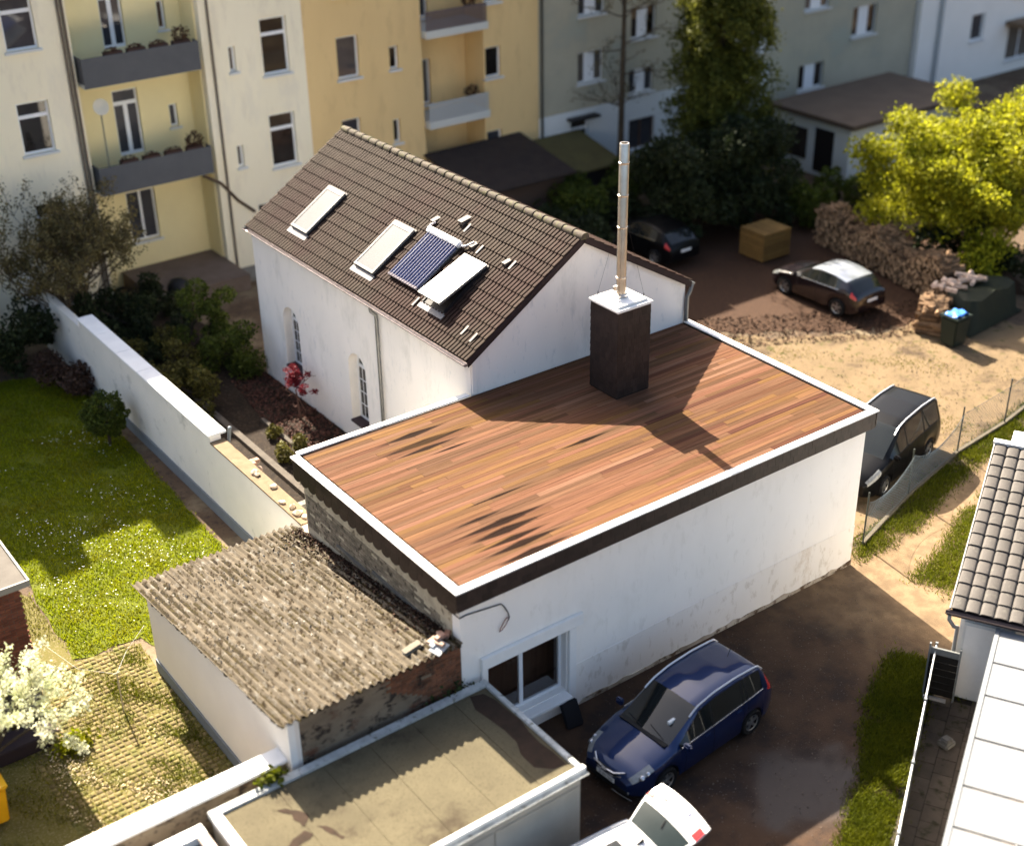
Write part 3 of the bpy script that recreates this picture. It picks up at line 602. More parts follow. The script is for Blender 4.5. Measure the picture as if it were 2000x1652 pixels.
skylight(16.0, 16.95, .58, 2.28, 'pale skylight standing alone beside the far verge', 0, 1)
skylight(12.15, 13.15, .54, 2.26, 'pale skylight beside the blue solar tubes', 0, 1)
skylight(8.72, 9.72, .62, 2.30, 'glare-white skylight propped open next to the gable', R(9), 1)
# tube collector
Mx = RF(.78, 10.15, .05); sc_ = MB().box((0, 0, 0), (1.5, .05, .06), Mx).box((0, 1.62, 0), (1.5, 1.67, .06), Mx).box((.02, 0, .0), (.06, 1.67, .04), Mx).box((1.44, 0, 0), (1.48, 1.67, .04), Mx).build('solar_collector', M_ZINC, house, label='blue evacuated tube solar collector between two skylights')
MB().box((.03, .05, .005), (1.47, 1.6, .02), Mx).build('reflector', mat('reflector', (.42, .44, .55), (.38, .4, .5), 4, .4, metal=.2), sc_)
M_TUBE = mat('solar_tube', (.04, .055, .19), (.055, .075, .23), 3, .16, coat=1., spec=.8)
for k in range(12):
    x = .08+k*1.34/11
    MB().tube([Mx @ Vector((x, .03, .1)), Mx @ Vector((x, 1.62, .1))], .036, 10).build('tube', M_TUBE, sc_, smooth=40)
    MB().tube([Mx @ Vector((x, -.02, .1)), Mx @ Vector((x, .05, .1))], .05, 8).build('tube_cap', mat('tube_cap', (.45, .4, .42), None, 3, .4, metal=.3), sc_)
MB().box((-.02, 1.6, .03), (1.52, 1.79, .19), Mx).build('manifold', mat('manifold_white', (.8, .8, .8), None, 3, .3), sc_, bevel=.03)
MB().tube([Mx @ Vector((-.02, 1.7, .1)), Mx @ Vector((-.14, 1.7, .1)), Mx @ Vector((-.26, 1.8, .1)), Mx @ Vector((-.3, 1.98, .06))], .028, 8).tube([Mx @ Vector((1.52, 1.7, .1)), Mx @ Vector((1.6, 1.72, .1)), Mx @ Vector((1.64, 1.86, .08)), Mx @ Vector((1.6, 2.0, .05))], .028, 8).build('pipe', mat('pipe_lagging', (.6, .55, .55), None, 3, .5), sc_, smooth=40)
def vent_tile(s, y, sc=1.):
    M = RF(s, y, .03); v = [M @ Vector(q) for q in ((0, 0, .04), (.2*sc, 0, .04), (.2*sc, .02, .16*sc), (0, .02, .16*sc), (0, .34*sc, .04), (.2*sc, .34*sc, .04))]
    MB().add(v, [(0, 1, 2, 3), (3, 2, 5, 4), (0, 3, 4), (1, 5, 2), (0, 4, 5, 1)]).build('vent_tile', mat('vent_tile', (.17, .14, .12), None, 3, .6), roof)
for s, y, c in ((2.55, 9.72, .8), (2.72, 11.78, .8), (3.05, 10.75, 1.05), (2.55, 8.2, .8)): vent_tile(s, y, c)
fl = MB()
for s, y in ((2.52, 8.0), (2.9, 10.5), (2.5, 9.45), (.35, 7.6), (.3, 7.15), (.35, 9.9)): fl.box((0, 0, .05), (.07, .3, .075), RF(s, y, .02))
fl.build('repaired_rolls', mat('pale_patch', (.3, .27, .25), None, 3, .6), roof)
# ------------------------------------------------------------------ garden behind the wall
bed = MB().box((.7, 7.1, -.1), (5.13, 28.4, .46)).build('garden_bed', M_SOIL); struct(bed)
V = []
flecks('bed_litter', [(3.6, 8), (5.1, 8), (5.1, 19), (3.9, 19), (3.2, 14)], 5000, .04, mat('dead_leaves', (.17, .07, .045), (.1, .045, .035), 20, .9, island=.4), .47, .5)
gw = thing('garden_wall', 'long white rendered garden wall with grey plinth and pale coping', 'wall', (.45, 18, 0))
MB().box((.30, 7.32, -.05), (.62, 12.5, 2.32)).box((.30, 12.5, -.05), (.62, 22.3, 2.50)).box((.34, 22.3, -.05), (.6, 38, 2.2)).build('wall', mat('garden_wall_render', (.80, .765, .70), (.74, .71, .65), 1.2, .9, .2, 60, spots=(.6, .58, .53), spot_scale=1.6, spot_t=.64), gw)
MB().box((.25, 7.32, -.05), (.30, 22.3, .34)).build('plinth', M_PLINTH, gw)
for k in range(6):
    y0 = 12.5+k*1.64; MB().box((.26, y0+.004, 2.50), (.80, y0+1.636, 2.57)).build('coping_slab', mat('coping_pale', (.78, .78, .77), (.7, .7, .7), 2, .8, .1), gw, bevel=.01)
MB().box((.28, 7.32, 2.32), (.70, 12.49, 2.37)).build('coping', mat('sandy_coping', (.36, .26, .16), (.27, .2, .12), 3, .95, .5, 30, spots=(.3, .2, .12), spot_scale=5, spot_t=.58), gw)
M_RUB = mat('rubble_brick', (.4, .18, .12), (.5, .4, .32), 4, .9, .3, rnd=.4)
rb = MB().box((-.12, -.06, -.035), (.12, .06, .035)).mesh('brick', M_RUB, bevel=.008)
M_RUBP = mat('pale_rubble', (.62, .52, .40), (.48, .36, .25), 4, .95, .4, rnd=.3)
def chunk(r):
    bm = bmesh.new(); bmesh.ops.create_icosphere(bm, subdivisions=1, radius=r)
    for v in bm.verts: v.co = Vector((v.co.x*random.uniform(.8, 1.5), v.co.y*random.uniform(.6, 1.1), v.co.z*random.uniform(.4, .8)))
    me = bpy.data.meshes.new('masonry_lump'); bm.to_mesh(me); bm.free(); me.materials.append(M_RUBP); return me
for k, y in enumerate((7.55, 7.8, 8.15, 8.5, 9.3, 10.1, 10.25)):
    o = link(bpy.data.objects.new('masonry_lump', chunk(random.uniform(.07, .14)))); o.matrix_basis = Matrix.Translation((.5+random.uniform(-.12, .16), y, 2.40)) @ Matrix.Rotation(random.uniform(0, 6), 4, 'Z')
    tag(o, 'pale lump of broken masonry lying on the sandy wall coping', 'stone', 'broken masonry on the garden wall')
# raised planter pillar, low cross wall and slab behind the wall
pl = thing('brick_pillar', 'stump of a broken brick pillar behind the garden wall', 'pillar', (1.0, 12.0, .46))
for k in range(26):
    z = .5+(k//2)*.11; piece('brick', rb, Matrix.Translation((1.0+(k % 2)*.16, 11.6+(k % 3)*.12, z)) @ Matrix.Rotation((k//2 % 2)*1.57+random.gauss(0, .1), 4, 'Z') @ Matrix.Diagonal((1.2, 1.4, 1.5, 1)), pl)
o = MB().lathe([(.0, 0), (.05, 0), (.05, 1.1), (0, 1.12)], 10, Matrix.Translation((.8, 12.6, 1.75)) @ Matrix.Rotation(R(20), 4, 'X')).build('pipe_stub', mat('blue_grey_pipe', (.25, .3, .33), None, 3, .5)); tag(o, 'blue grey pipe end sticking up behind the garden wall', 'pipe')
o = MB().box((.72, 9.0, .4), (4.0, 9.22, 1.75)).build('cross_wall', M_CONC, bevel=.015); tag(o, 'low weathered concrete cross wall in the garden behind the annex', 'wall')
o = MB().box((.75, 7.5, 1.5), (1.7, 8.6, 1.58)).box((.8, 7.6, .4), (1.6, 8.5, 1.5)).build('concrete_slab', M_CONC, bevel=.01); tag(o, 'grey concrete slab cover beside the annex corner', 'slab')
o = MB().box((2.3, 9.3, .44), (2.5, 19, .6)).box((3.4, 9.3, .44), (3.52, 16, .56)).build('bed_edging', mat('grey_edging', (.2, .17, .14), (.14, .12, .1), 4, .95, .4)); tag(o, 'grey edging boards along the garden bed', 'edging')

# ------------------------------------------------------------------ shed with corrugated roof
shed = thing('shed', 'small shed with a mossy corrugated cement roof against the annex', 'shed', (-1.9, 3.7, 0))
SX0, SX1, SY0, SY1, SZ0, SZ1 = -3.86, .15, .16, 7.2, 3.2, 2.33
zs = lambda y: SZ0+(SZ1-SZ0)*(y-SY0)/(SY1-SY0)
sw = MB(); v = []
for x in (SX0, SX0+.25): v += [(x, SY0, -.05), (x, SY1, -.05), (x, SY1, SZ1), (x, SY0, SZ0)]
sw.add(v, [(0, 1, 2, 3), (7, 6, 5, 4), (0, 4, 5, 1), (1, 5, 6, 2), (2, 6, 7, 3), (3, 7, 4, 0)]).build('wall', mat('shed_white_wall', (.80, .75, .69), (.75, .70, .64), 1, .9, .15, 60), shed)
MB().box((SX0+.25, SY1-.2, -.05), (SX1-.1, SY1, SZ1-.02)).build('rear_wall', M_RENDER, shed)
MB().box((SX0-.045, SY0+.3, -.05), (SX0, SY1-.02, .33)).build('plinth', M_PLINTH, shed)
fw = MB().box((SX0+.25, SY0, -.05), (SX1+.0, SY0+.22, SZ0-.02)).build('front_wall', M_DIRTY, shed, label='stained brick and plaster front wall')
brickwork(fw, (0, SY0, 0), (1, 0, 0), (0, -1, 0), -1.9, .14, .8, 3.28, M_BRICK, 300, .24, .072, keep=lambda u, z: u > -1.25-.35*math.sin(z*2.3)-.25*math.sin(z*5) and random.random() < .96)
for (x, y, z, r) in ((-.35, .3, 3.34, .3), (-.12, .34, 3.34, 1.2), (-.2, .22, 3.42, .1), (.02, .3, 3.33, .7), (-.3, .1, 3.36, 2.0)): piece('brick', rb, Matrix.Translation((x, y+.15, z)) @ Matrix.Rotation(r, 4, 'Z'), fw)
MB().box((SX0-.005, SY0-.03, -.05), (SX0+.14, SY0-.001, SZ0-.06)).build('corner_render', M_WHITE, shed)
# corrugated sheets
M_COR = mat('fibre_cement', (.225, .187, .138), (.155, .128, .094), 3., .95, .5, 40, rnd=.08, spec=.04, stretch=(1, .55, 1), spots=(.05, .035, .02), spot_scale=8, spot_t=.57, spots2=(.36, .33, .28), spot2_scale=6, spot2_t=.60)
pitch = .168; RZT = math.atan2(SZ1-SZ0, SY1-SY0); SLN = math.hypot(SZ1-SZ0, SY1-SY0)+.32
def cor_sheet(ncor, ln):
    v = []; nx = int(ncor*8)+1; ny = 6
    for j in range(ny):
        for i in range(nx): v.append((i*pitch/8, ln*j/(ny-1), (.036*math.cos(i*2*math.pi/8))))
    f = [(j*nx+i, j*nx+i+1, (j+1)*nx+i+1, (j+1)*nx+i) for j in range(ny-1) for i in range(nx-1)]
    k = len(v); v += [(x, y, z-.012) for x, y, z in v]; f += [tuple(q+k for q in reversed(t)) for t in f]
    f += [(i, i+k, i+1+k, i+1) for i in range(nx-1)]
    return MB().add(v, f).mesh('corrugated_sheet', M_COR, fix=False, smooth=60)
cme = cor_sheet(5.5, SLN/3+.14); cme4 = cor_sheet(5, SLN/3+.14)
for i in range(5):
    for j in range(3):
        s = -.12+j*SLN/3; x = SX0-.2+i*5*pitch; p_ = Vector((x, SY0+s*math.cos(RZT), SZ0+.05+s*math.sin(RZT)+.012*(2-j)+.006*(i % 2)))
        if i == 4 and j == 0: p_.z -= .02
        piece('corrugated_sheet', cme if i < 4 else cme4, Matrix.Translation(p_) @ Matrix.Rotation(RZT+random.gauss(0, .003), 4, 'X') @ Matrix.Rotation(random.gauss(0, .0015), 4, 'Z'), shed)
# moss and litter lying in the valleys
M_MOSS = mat('moss', (.075, .055, .016), (.036, .025, .015), 6, .95, island=.4)
n = 18000; xs = RNG.integers(0, 25, n); px = SX0-.2+(xs+.5)*pitch+RNG.normal(0, .022, n); pyr = RNG.beta(1., 1.1, n)*SLN
keepm = (np.sin(px*3+pyr*2.2)+np.sin(px*7.3-pyr*1.3)*.7+np.where((px < SX0+.5) | (px > -.6), .9, -.5)+np.where(pyr < 1.2, .5, 0)+np.sin(pyr*11+xs*2.7)*.8+RNG.normal(0, .45, n)) > .35
px, pyr = px[keepm], pyr[keepm]; n = len(px); r = RNG.uniform(.018, .055, n); V = np.empty((n, 6, 3)); F = []
base = np.stack([px, SY0-.1+pyr*math.cos(RZT), SZ0+.052+pyr*math.sin(RZT)], 1)
for k in range(5): a = RNG.uniform(0, .6, n)+k*1.2566; V[:, k] = base+np.stack([np.cos(a)*r, np.sin(a)*r*1.4, np.full(n, -.012)], 1)
V[:, 5] = base+np.stack([np.zeros(n), np.zeros(n), r*.75], 1)
F = np.array([[i*6+k, i*6+(k+1) % 5, i*6+5] for i in range(n) for k in range(5)])
stuff(bulk('moss', M_MOSS, V.reshape(-1, 3), F, shed))
flecks('roof_litter', [(-.75, .6), (.12, .6), (.12, 7.0), (-.6, 7.0)], 10, .02, M_MOSS, 2.9, .4, shed)
nn = 1500; px = .13-RNG.exponential(.17, nn); py = RNG.uniform(.7, 7.1, nn); pp = np.stack([px, py, SZ0+.085+(py-SY0)*math.tan(RZT)+RNG.uniform(0, .05, nn)], 1)
stuff(leaves('dead_leaves', mat('dead_leaves2', (.12, .06, .035), (.05, .028, .02), 20, .9, island=.5), pp, .04, shed, .5))
nl = 900; lx = SX0-.2+RNG.integers(1, 25, nl)*pitch+RNG.normal(0, .02, nl); ly = RNG.uniform(0, SLN-.2, nl); lp = np.stack([lx, SY0-.1+ly*math.cos(RZT), SZ0+.125+ly*math.sin(RZT)], 1)
stuff(leaves('lichen', mat('pale_lichen', (.5, .46, .4), (.4, .37, .3), 9, .95, island=.3), lp[(np.sin(lx*5)+np.cos(ly*2.1)+RNG.normal(0, .6, nl)) > .2], .028, shed, .85, .8))
o = MB().box((-.25, 0, 0), (.25, .1, .02)).box((-.22, .1, .02), (.25, .2, .04)).box((-.25, .03, .04), (.2, .12, .06)).build('loose_boards', mat('grey_board', (.34, .3, .24), (.25, .22, .17), 6, .9)); o.matrix_basis = Matrix.Translation((-.75, .45, 3.27)) @ Matrix.Rotation(R(12), 4, 'Z'); tag(o, 'short grey boards lying at the front edge of the corrugated roof', 'boards')
o = MB().box((-.2, -.12, 0), (.22, .14, .02)).box((-.1, .1, .02), (.16, .2, .05)).build('metal_flashing', mat('bright_metal', (.6, .62, .64), None, 3, .35, metal=.5)); o.matrix_basis = Matrix.Translation((-.35, .18, 3.30)) @ Matrix.Rotation(R(25), 4, 'Z') @ Matrix.Rotation(R(14), 4, 'X'); tag(o, 'bent piece of bright sheet metal on the corrugated roof', 'metal sheet')

# low white wall continuing from the shed
lw = thing('boundary_wall', 'low wall with a broad white coping running on from the shed corner', 'wall', (-8, .5, 0))
MB().box((-14, .36, -.05), (-3.88, .68, 2.12)).build('wall', M_DIRTY, lw)
for k in range(5):
    x0 = -13.9+k*2.01; MB().box((x0+.003, .30, 2.12), (x0+2.007, .76, 2.19)).build('coping', mat('white_coping', (.8, .8, .8), (.72, .72, .72), 2, .7), lw, bevel=.012)

# ------------------------------------------------------------------ front flat-roofed garage
gar = thing('garage', 'flat roofed beige garage with mossy felt roof beside the blue car', 'garage', (-2.5, -1.7, 0))
M_FELT = mat('roof_felt', (.185, .155, .092), (.14, .117, .07), 1.2, .95, .4, 60, spots=(.11, .09, .05), spot_scale=26, spot_t=.58, spots2=(.06, .042, .025), spot2_scale=.55, spot2_t=.62)
GX0, GX1, GY0, GY1, GZ = -5.72, .60, -3.36, -.02, 2.14
M_GW = mat('garage_render', (.56, .52, .43), (.5, .46, .38), 1, .9, .15, 50)
MB().box((GX0+.05, GY0+.06, -.05), (GX1-.06, GY1-.06, GZ-.12)).build('wall', M_GW, gar)
MB().box((GX0+.02, GY0+.03, GZ-.12), (GX1-.02, GY1-.03, GZ-.004)).build('roof', M_FELT, gar)
for x0, x1 in ((-3.2, -1.55), (-1.5, .5)):
    MB().box((x0, GY0+.035, .0), (x1, GY0+.058, 1.75)).build('door', M_GW, gar)
# felt sheets with lifted edges
for k, (x0, x1) in enumerate(((-5.5, -4.42), (-4.4, -3.4), (-3.38, -2.38), (-2.36, -1.36), (-1.34, -.36), (-.34, .4))):
    MB().box((x0, GY0+.16, GZ-.004), (x1, GY1-.22, GZ+.004+.003*(k % 2))).build('felt_strip', M_FELT, gar)
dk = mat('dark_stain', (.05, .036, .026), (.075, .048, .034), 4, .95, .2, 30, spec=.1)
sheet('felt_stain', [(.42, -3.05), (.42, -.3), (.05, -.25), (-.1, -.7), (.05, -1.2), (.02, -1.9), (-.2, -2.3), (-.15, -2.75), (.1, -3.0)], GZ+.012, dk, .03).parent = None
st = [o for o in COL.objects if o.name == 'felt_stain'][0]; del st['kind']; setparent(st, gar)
for poly in ([(-4.75, -.62), (-4.32, -.98), (-4.2, -1.25), (-4.45, -1.4), (-4.5, -1.0)], [(-5.2, -1.75), (-4.5, -1.5), (-4.4, -1.68), (-4.9, -1.8), (-4.85, -2.1), (-5.15, -2.0)], [(-4.25, -1.5), (-4.12, -1.62), (-3.95, -2.1), (-4.05, -2.12)]):
    o = sheet('felt_tear', poly, GZ+.012, dk, .02, step=.12); del o['kind']; setparent(o, gar)
M_EDGE = mat('edge_strip', (.56, .57, .55), (.44, .45, .43), 3, .7, .2, 30, spots=(.25, .24, .2), spot_scale=9, spot_t=.62)
MB().box((GX0, GY1-.2, GZ-.1), (GX1, GY1, GZ+.05)).build('roof_edge', M_EDGE, gar, bevel=.01)
MB().box((GX1-.12, GY0+.12, GZ-.1), (GX1, GY1-.2, GZ+.05)).build('roof_edge', M_EDGE, gar, bevel=.01)
MB().box((GX0, GY0+.12, GZ-.1), (GX0+.2, GY1-.2, GZ+.05)).build('roof_edge', M_WHITE, gar, bevel=.01)
MB().box((GX0, GY0, GZ-.1), (GX1+.04, GY0+.12, GZ+.05)).build('roof_edge', M_WHITE, gar, bevel=.01)
gutter('gutter', (GX0, GY0-.06, GZ-.02), (GX1+.02, GY0-.06, GZ-.02), .06, M_EDGE, gar, (0, -1, 0))
g2 = thing('neighbour_garage', 'neighbouring flat garage roof with bright white parapet beside the boundary wall', 'garage', (-9, -2, 0))
MB().box((-12, -3.5, -.05), (-5.92, -.15, 1.86)).build('wall', M_GW, g2)
MB().box((-12, -3.5, 1.86), (-6.1, -.4, 1.9)).build('roof', M_FELT, g2)
MB().box((-12, -.4, 1.86), (-5.9, -.1, 2.08)).build('parapet', M_WHITE, g2, bevel=.012)
MB().box((-6.1, -3.5, 1.86), (-5.9, -.4, 2.08)).build('parapet', mat('pinkish_parapet', (.6, .5, .44), (.5, .42, .36), 3, .9), g2, bevel=.012)
# bits by the wall
o = MB().box((-.22, -.04, 0), (.22, .05, .62)).build('rubber_mat', mat('black_rubber', (.018, .016, .018), None, 4, .7), bevel=.03); o.matrix_basis = Matrix.Translation((2.74, -.42, .0)) @ Matrix.Rotation(R(-6), 4, 'Z') @ Matrix.Rotation(R(-32), 4, 'X'); tag(o, 'black rubber slab leaning below the annex window', 'rubber slab')
pb = MB().box((-.1, -.05, 0), (.1, .05, .06)).mesh('paving_brick', mat('paver_brown', (.26, .17, .12), (.2, .13, .1), 6, .9, rnd=.3), bevel=.008)
for k in range(9):
    o = piece('paving_brick', pb, Matrix.Translation((1.0+.2*(k % 5)+random.gauss(0, .04), -.62-.13*(k//5)-.16*(k % 5), 0)) @ Matrix.Rotation(random.gauss(.5, .25), 4, 'Z')); tag(o, 'brown paving brick on the ground between garage and annex wall', 'brick', 'paving bricks by the garage')
wd = stuff(leaves('weed', M_GRASS2, np.array([-4.35, -.02, 2.28])+RNG.normal(0, 1, (160, 3))*np.array([.12, .08, .07]), .07)); del wd['kind']; tag(wd, 'green weed sprouting from the edge of the garage roof', 'weed')
wd = leaves('ivy', mat('ivy', (.04, .06, .015), (.06, .07, .02), 5, .8, island=.4), np.array([-.15, .02, 1.9])+RNG.normal(0, 1, (500, 3))*np.array([.28, .05, .2]), .06); tag(wd, 'dark ivy growing in the corner between brick shed and annex', 'ivy')

# ------------------------------------------------------------------ brick outhouse at the left and garden bits
bh = thing('brick_outhouse', 'red brick outhouse with a flat grey roof beside the lawn', 'outhouse', (-8, 10, 0))
MB().box((-11, 7.62, -.05), (-6.48, 12, 3.36)).build('wall', M_MORTAR, bh)
brickwork(bh, (0, 7.62, 0), (1, 0, 0), (0, -1, 0), -8.4, -6.45, .9, 3.35, M_BRICK_RED, 300, .24, .075)
MB().box((-11.2, 7.4, 3.36), (-6.3, 12.3, 3.46)).build('roof', mat('grey_roof', (.2, .175, .15), (.15, .13, .11), 2, .85, .2, 40), bh)
MB().box((-11.2, 7.37, 3.36), (-6.3, 7.4, 3.52)).box((-6.3, 7.37, 3.36), (-6.26, 12.3, 3.52)).build('roof_edge', mat('pale_metal_edge', (.4, .37, .33), None, 3, .5), bh)
yb = thing('yellow_bin', 'yellow wheeled bin with lid standing in the shady yard corner', 'bin', (-8.55, 4.6, 0))
M_Y = mat('yellow_plastic', (.75, .42, .015), (.68, .37, .01), 4, .45)
body = [(-.24, -.24), (.24, -.24), (.24, .24), (-.24, .24)]; v = []
for z, k in ((.06, .86), (.95, 1.08)): v += [(-8.55+x*k, 4.6+y*k*1.1, z) for x, y in body]
MB().add(v, [(3, 2, 1, 0), (4, 5, 6, 7), (0, 1, 5, 4), (1, 2, 6, 5), (2, 3, 7, 6), (3, 0, 4, 7)]).build('body', M_Y, yb, bevel=.03)
MB().box((-8.86, 4.28, .955), (-8.24, 4.93, 1.03)).build('lid', M_Y, yb, bevel=.03)
for y in (4.36, 4.84): MB().lathe([(.0, -.03), (.1, -.03), (.1, .03), (0, .03)], 14, Matrix.Translation((-8.75, y, .1)) @ Matrix.Rotation(R(90), 4, 'X')).build('wheel', M_DARK, yb)
o = MB().tube([(-5.12, 6.25, 0), (-5.12, 6.25, 1.1)], .018, 8).tube([(-5.2, 6.25, 1.1), (-5.04, 6.25, 1.1)], .014, 6).build('garden_stake', mat('pale_wood', (.55, .48, .36), None, 3, .8)); tag(o, 'thin pale stake standing in the paved garden yard', 'stake')
o = MB().tube([(-5.12, 6.25, 1.08), (-4.6, 7.0, 1.0), (-3.9, 7.6, 1.05)], .004, 4).tube([(-5.12, 6.25, 1.08), (-5.7, 7.2, .9), (-6.1, 8.7, 1.0)], .004, 4).build('clothes_line', mat('white_line', (.7, .7, .65), None, 3, .8)); tag(o, 'thin washing line strung from the stake', 'line')
tb = thing('planter', 'low dark planter with a pinkish slab top below the blossom tree', 'planter', (-6.95, 6.3, 0))
MB().box((-8.0, 6.1, 0), (-6.85, 6.75, .34)).build('trough', mat('planter_dark', (.05, .035, .04), None, 3, .8), tb, bevel=.02)
MB().box((-7.0, 6.08, .34), (-6.62, 6.5, .39)).build('slab', mat('pink_slab', (.48, .36, .28), None, 3, .9), tb, bevel=.01)
bench = MB().box((-7.6, 6.95, .5), (-6.6, 7.3, .58)).box((-7.5, 7.0, 0), (-7.42, 7.25, .5)).box((-6.78, 7.0, 0), (-6.7, 7.25, .5)).build('garden_bench', mat('grey_wood', (.4, .36, .28), (.32, .29, .22), 5, .9), bevel=.008); tag(bench, 'small grey wooden bench under the blossom tree', 'bench')
tf = leaves('grass_tuft', M_GRASS, np.array([-6.45, 5.75, .12])+RNG.normal(0, 1, (900, 3))*np.array([.16, .14, .09]), .06); tag(tf, 'bright green grass tuft beside the planter slab', 'grass tuft')

# ------------------------------------------------------------------ right-hand garage, conservatory, fence, gate, path
GA = math.atan2(.482, .876); RU = Vector((math.cos(GA), math.sin(GA), 0)); RV = Vector((math.sin(GA), -math.cos(GA), 0)); UP = Vector((0, 0, 1))
G0 = Vector((9.9, -4.65, 0)); GM = frame3(G0, RU, RV, UP)        # u away, v to the right
rg = thing('tiled_garage', 'white garage with a grey pantile roof by the grassy track', 'garage', (12, -4, 0))
M_WG = mat('garage_white', (.74, .73, .7), (.68, .67, .65), 1.5, .9, .15, 50)
MB().box((.25, .2, -.05), (9.0, 5.0, 2.42), GM).build('wall', M_WG, rg)
RS = Vector((RU.x*5.6, RU.y*5.6, 1.22)).normalized(); RNm = RV.cross(RS); RNm = RNm if RNm.z > 0 else -RNm
rl = math.hypot(5.6, 1.22)
rr = MB(); v = []
for a in (0, 5.2):
    for s_, d in ((-.02, 0), (rl, 0), (rl, -.1), (-.02, -.1)): q = G0+UP*2.5+RV*a+RS*s_+RNm*d; v.append(q)
rr = rr.add(v, [(0, 1, 2, 3), (7, 6, 5, 4), (0, 4, 5, 1), (1, 5, 6, 2), (2, 6, 7, 3), (3, 7, 4, 0)]).build('roof', M_SLATE_D, rg)
M_PAN = mat('grey_pantile', (.15, .132, .118), (.12, .107, .096), 2.5, .7, .25, 90, rnd=.1, spots=(.18, .165, .14), spot_scale=7, spot_t=.62)
nr = 14; trr = rl/nr; pme = tile_mb(.30, trr*1.1, .05, None, .03, 1).mesh('roof_tile', M_PAN, fix=False, smooth=40)
for c in range(16):
    for r in range(nr):
        q = G0+UP*2.5+RV*(-.03+c*.305)+RS*(-.02+r*trr)+RNm*(.004+random.uniform(0, .004)); piece('roof_tile', pme, frame3(q, RV, RS, RNm) @ Matrix.Rotation(random.gauss(0, .005), 4, 'Z'), rr)
MB().box((-.08, rl-.03, .0), (5.2, rl+.1, .11), frame3(G0+UP*2.5, RV, RS, RNm)).build('ridge_cap', M_WHITE, rr)
MB().box((-.06, -.02, -.06), (-.035, rl, .06), frame3(G0+UP*2.5, RV, RS, RNm)).build('verge_strip', mat('verge_grey', (.5, .48, .45), None, 3, .7), rr)
MB().box((-.06, -.1, 2.36), (.0, 5.2, 2.49), GM).build('fascia', mat('fascia_dark', (.07, .05, .05), None, 3, .6), rg)
gutter('gutter', GM @ Vector((-.12, -.12, 2.5)), GM @ Vector((-.12, 5.2, 2.5)), .06, mat('gutter_brown', (.12, .09, .085), None, 3, .45), rg, -RU)
MB().tube([GM @ Vector(q) for q in ((-.12, -.02, 2.42), (-.12, -.02, 2.3), (-.06, .1, 2.1), (.16, .16, 1.95), (.16, .16, 1.8), (.16, .16, .05))], .045, 10).build('downpipe', mat('pipe_grey', (.4, .39, .37), None, 3, .4), rg, smooth=40)
dr = MB().box((.2, .34, .02), (.246, 1.32, 2.05), GM).build('door', M_WHITE, rg, bevel=.006)
MB().box((.17, .30, 2.05), (.246, 1.36, 2.13), GM).build('door_canopy', mat('door_rail', (.55, .58, .6), None, 3, .4), dr)
MB().tube([GM @ Vector((.17, 1.22, 1.0)), GM @ Vector((.17, 1.1, 1.0))], .012, 6).build('handle', M_DARK, dr)
# conservatory roof of white panels
cs = thing('canopy', 'lean-to canopy with bright white roof panels on a grey frame', 'canopy', (9, -8, 0))
us = [-.05, -1.28, -2.42, -3.8, -5.22, -6.36, -7.6, -8.8]
M_POLY = mat('white_panel', (.38, .385, .39), (.31, .32, .33), 1.5, .25)
for a, b in zip(us[:-1], us[1:]): MB().box((b+.03, 1.06, 2.28+.0), (a-.03, 4.8, 2.31), GM).build('roof_panel', M_POLY, cs)
MB().box((-8.8, .96, 2.16), (-.04, 1.05, 2.33), GM).build('edge_beam', mat('grey_alu', (.4, .42, .43), None, 3, .4, metal=.3), cs)
bm_ = MB()
for a in us: bm_.box((a-.015, 1.05, 2.18), (a+.015, 4.8, 2.277), GM)
bm_.build('rafters', mat('rafter_grey', (.22, .22, .22), None, 3, .5), cs)
for a in (-.3, -4.2, -8.0): MB().box((a-.04, 1.02-.04, 0), (a+.04, 1.1, 2.16), GM).build('post', MATS['grey_alu'], cs)
MB().box((-8.8, 2.2, 0), (-.05, 2.3, 2.1), GM).build('inner_wall', M_WG, cs)
# path slabs
path = MB().box((-9, -.22, -.05), (.24, 1.9, -.005), GM).build('path', mat('path_joint', (.055, .045, .035), None, 4, .95)); struct(path)
M_SLAB = mat('path_slab', (.2, .155, .115), (.145, .115, .085), 2.5, .8, .3, 40, rnd=.18, spots=(.08, .07, .035), spot_scale=3, spot_t=.6)
sm = MB().box((-.5, -.5, -.5), (.5, .5, .5)).mesh('paving_slab', M_SLAB)
for i in range(18):
    for j in range(4):
        u = .0-i*.5-(.25 if j % 2 else 0); piece('paving_slab', sm, SM(u, .12+j*.42, .008+random.uniform(-.003, .003), .488, .408, .04, GM), path)
o = MB().box((-.16, -.14, .0), (.16, .14, .14)).box((-.12, -.1, .14), (.1, .12, .22)).build('stone_block', M_CONC, bevel=.03); o.matrix_basis = GM @ Matrix.Translation((-1.55, .45, .03)) @ Matrix.Rotation(.5, 4, 'Z'); tag(o, 'rough stone block lying on the wet path slabs', 'stone')
fe = thing('screen_fence', 'black screened fence with a pale top rail beside the path', 'fence', (7, -6.2, 0))
F0 = Vector((10.0, -4.35, 0)); FU = Vector((4.4-10.0, -7.85+4.35, 0)); FL = FU.length+4; FU.normalize(); FV = Vector((-FU.y, FU.x, 0)); FMx = frame3(F0, FU, FV, UP)
M_SCREEN = mat('black_screen', (.014, .013, .012), (.022, .02, .018), 30, .7)
for k in range(5):
    a = k*2.05; MB().box((a+.03, -.008, .04), (a+2.02, .008, 1.28), FMx).build('screen_panel', M_SCREEN, fe)
    MB().box((a-.025, -.03, 0), (a+.025, .03, 1.36), FMx).build('post', mat('post_grey', (.32, .34, .34), None, 3, .5), fe)
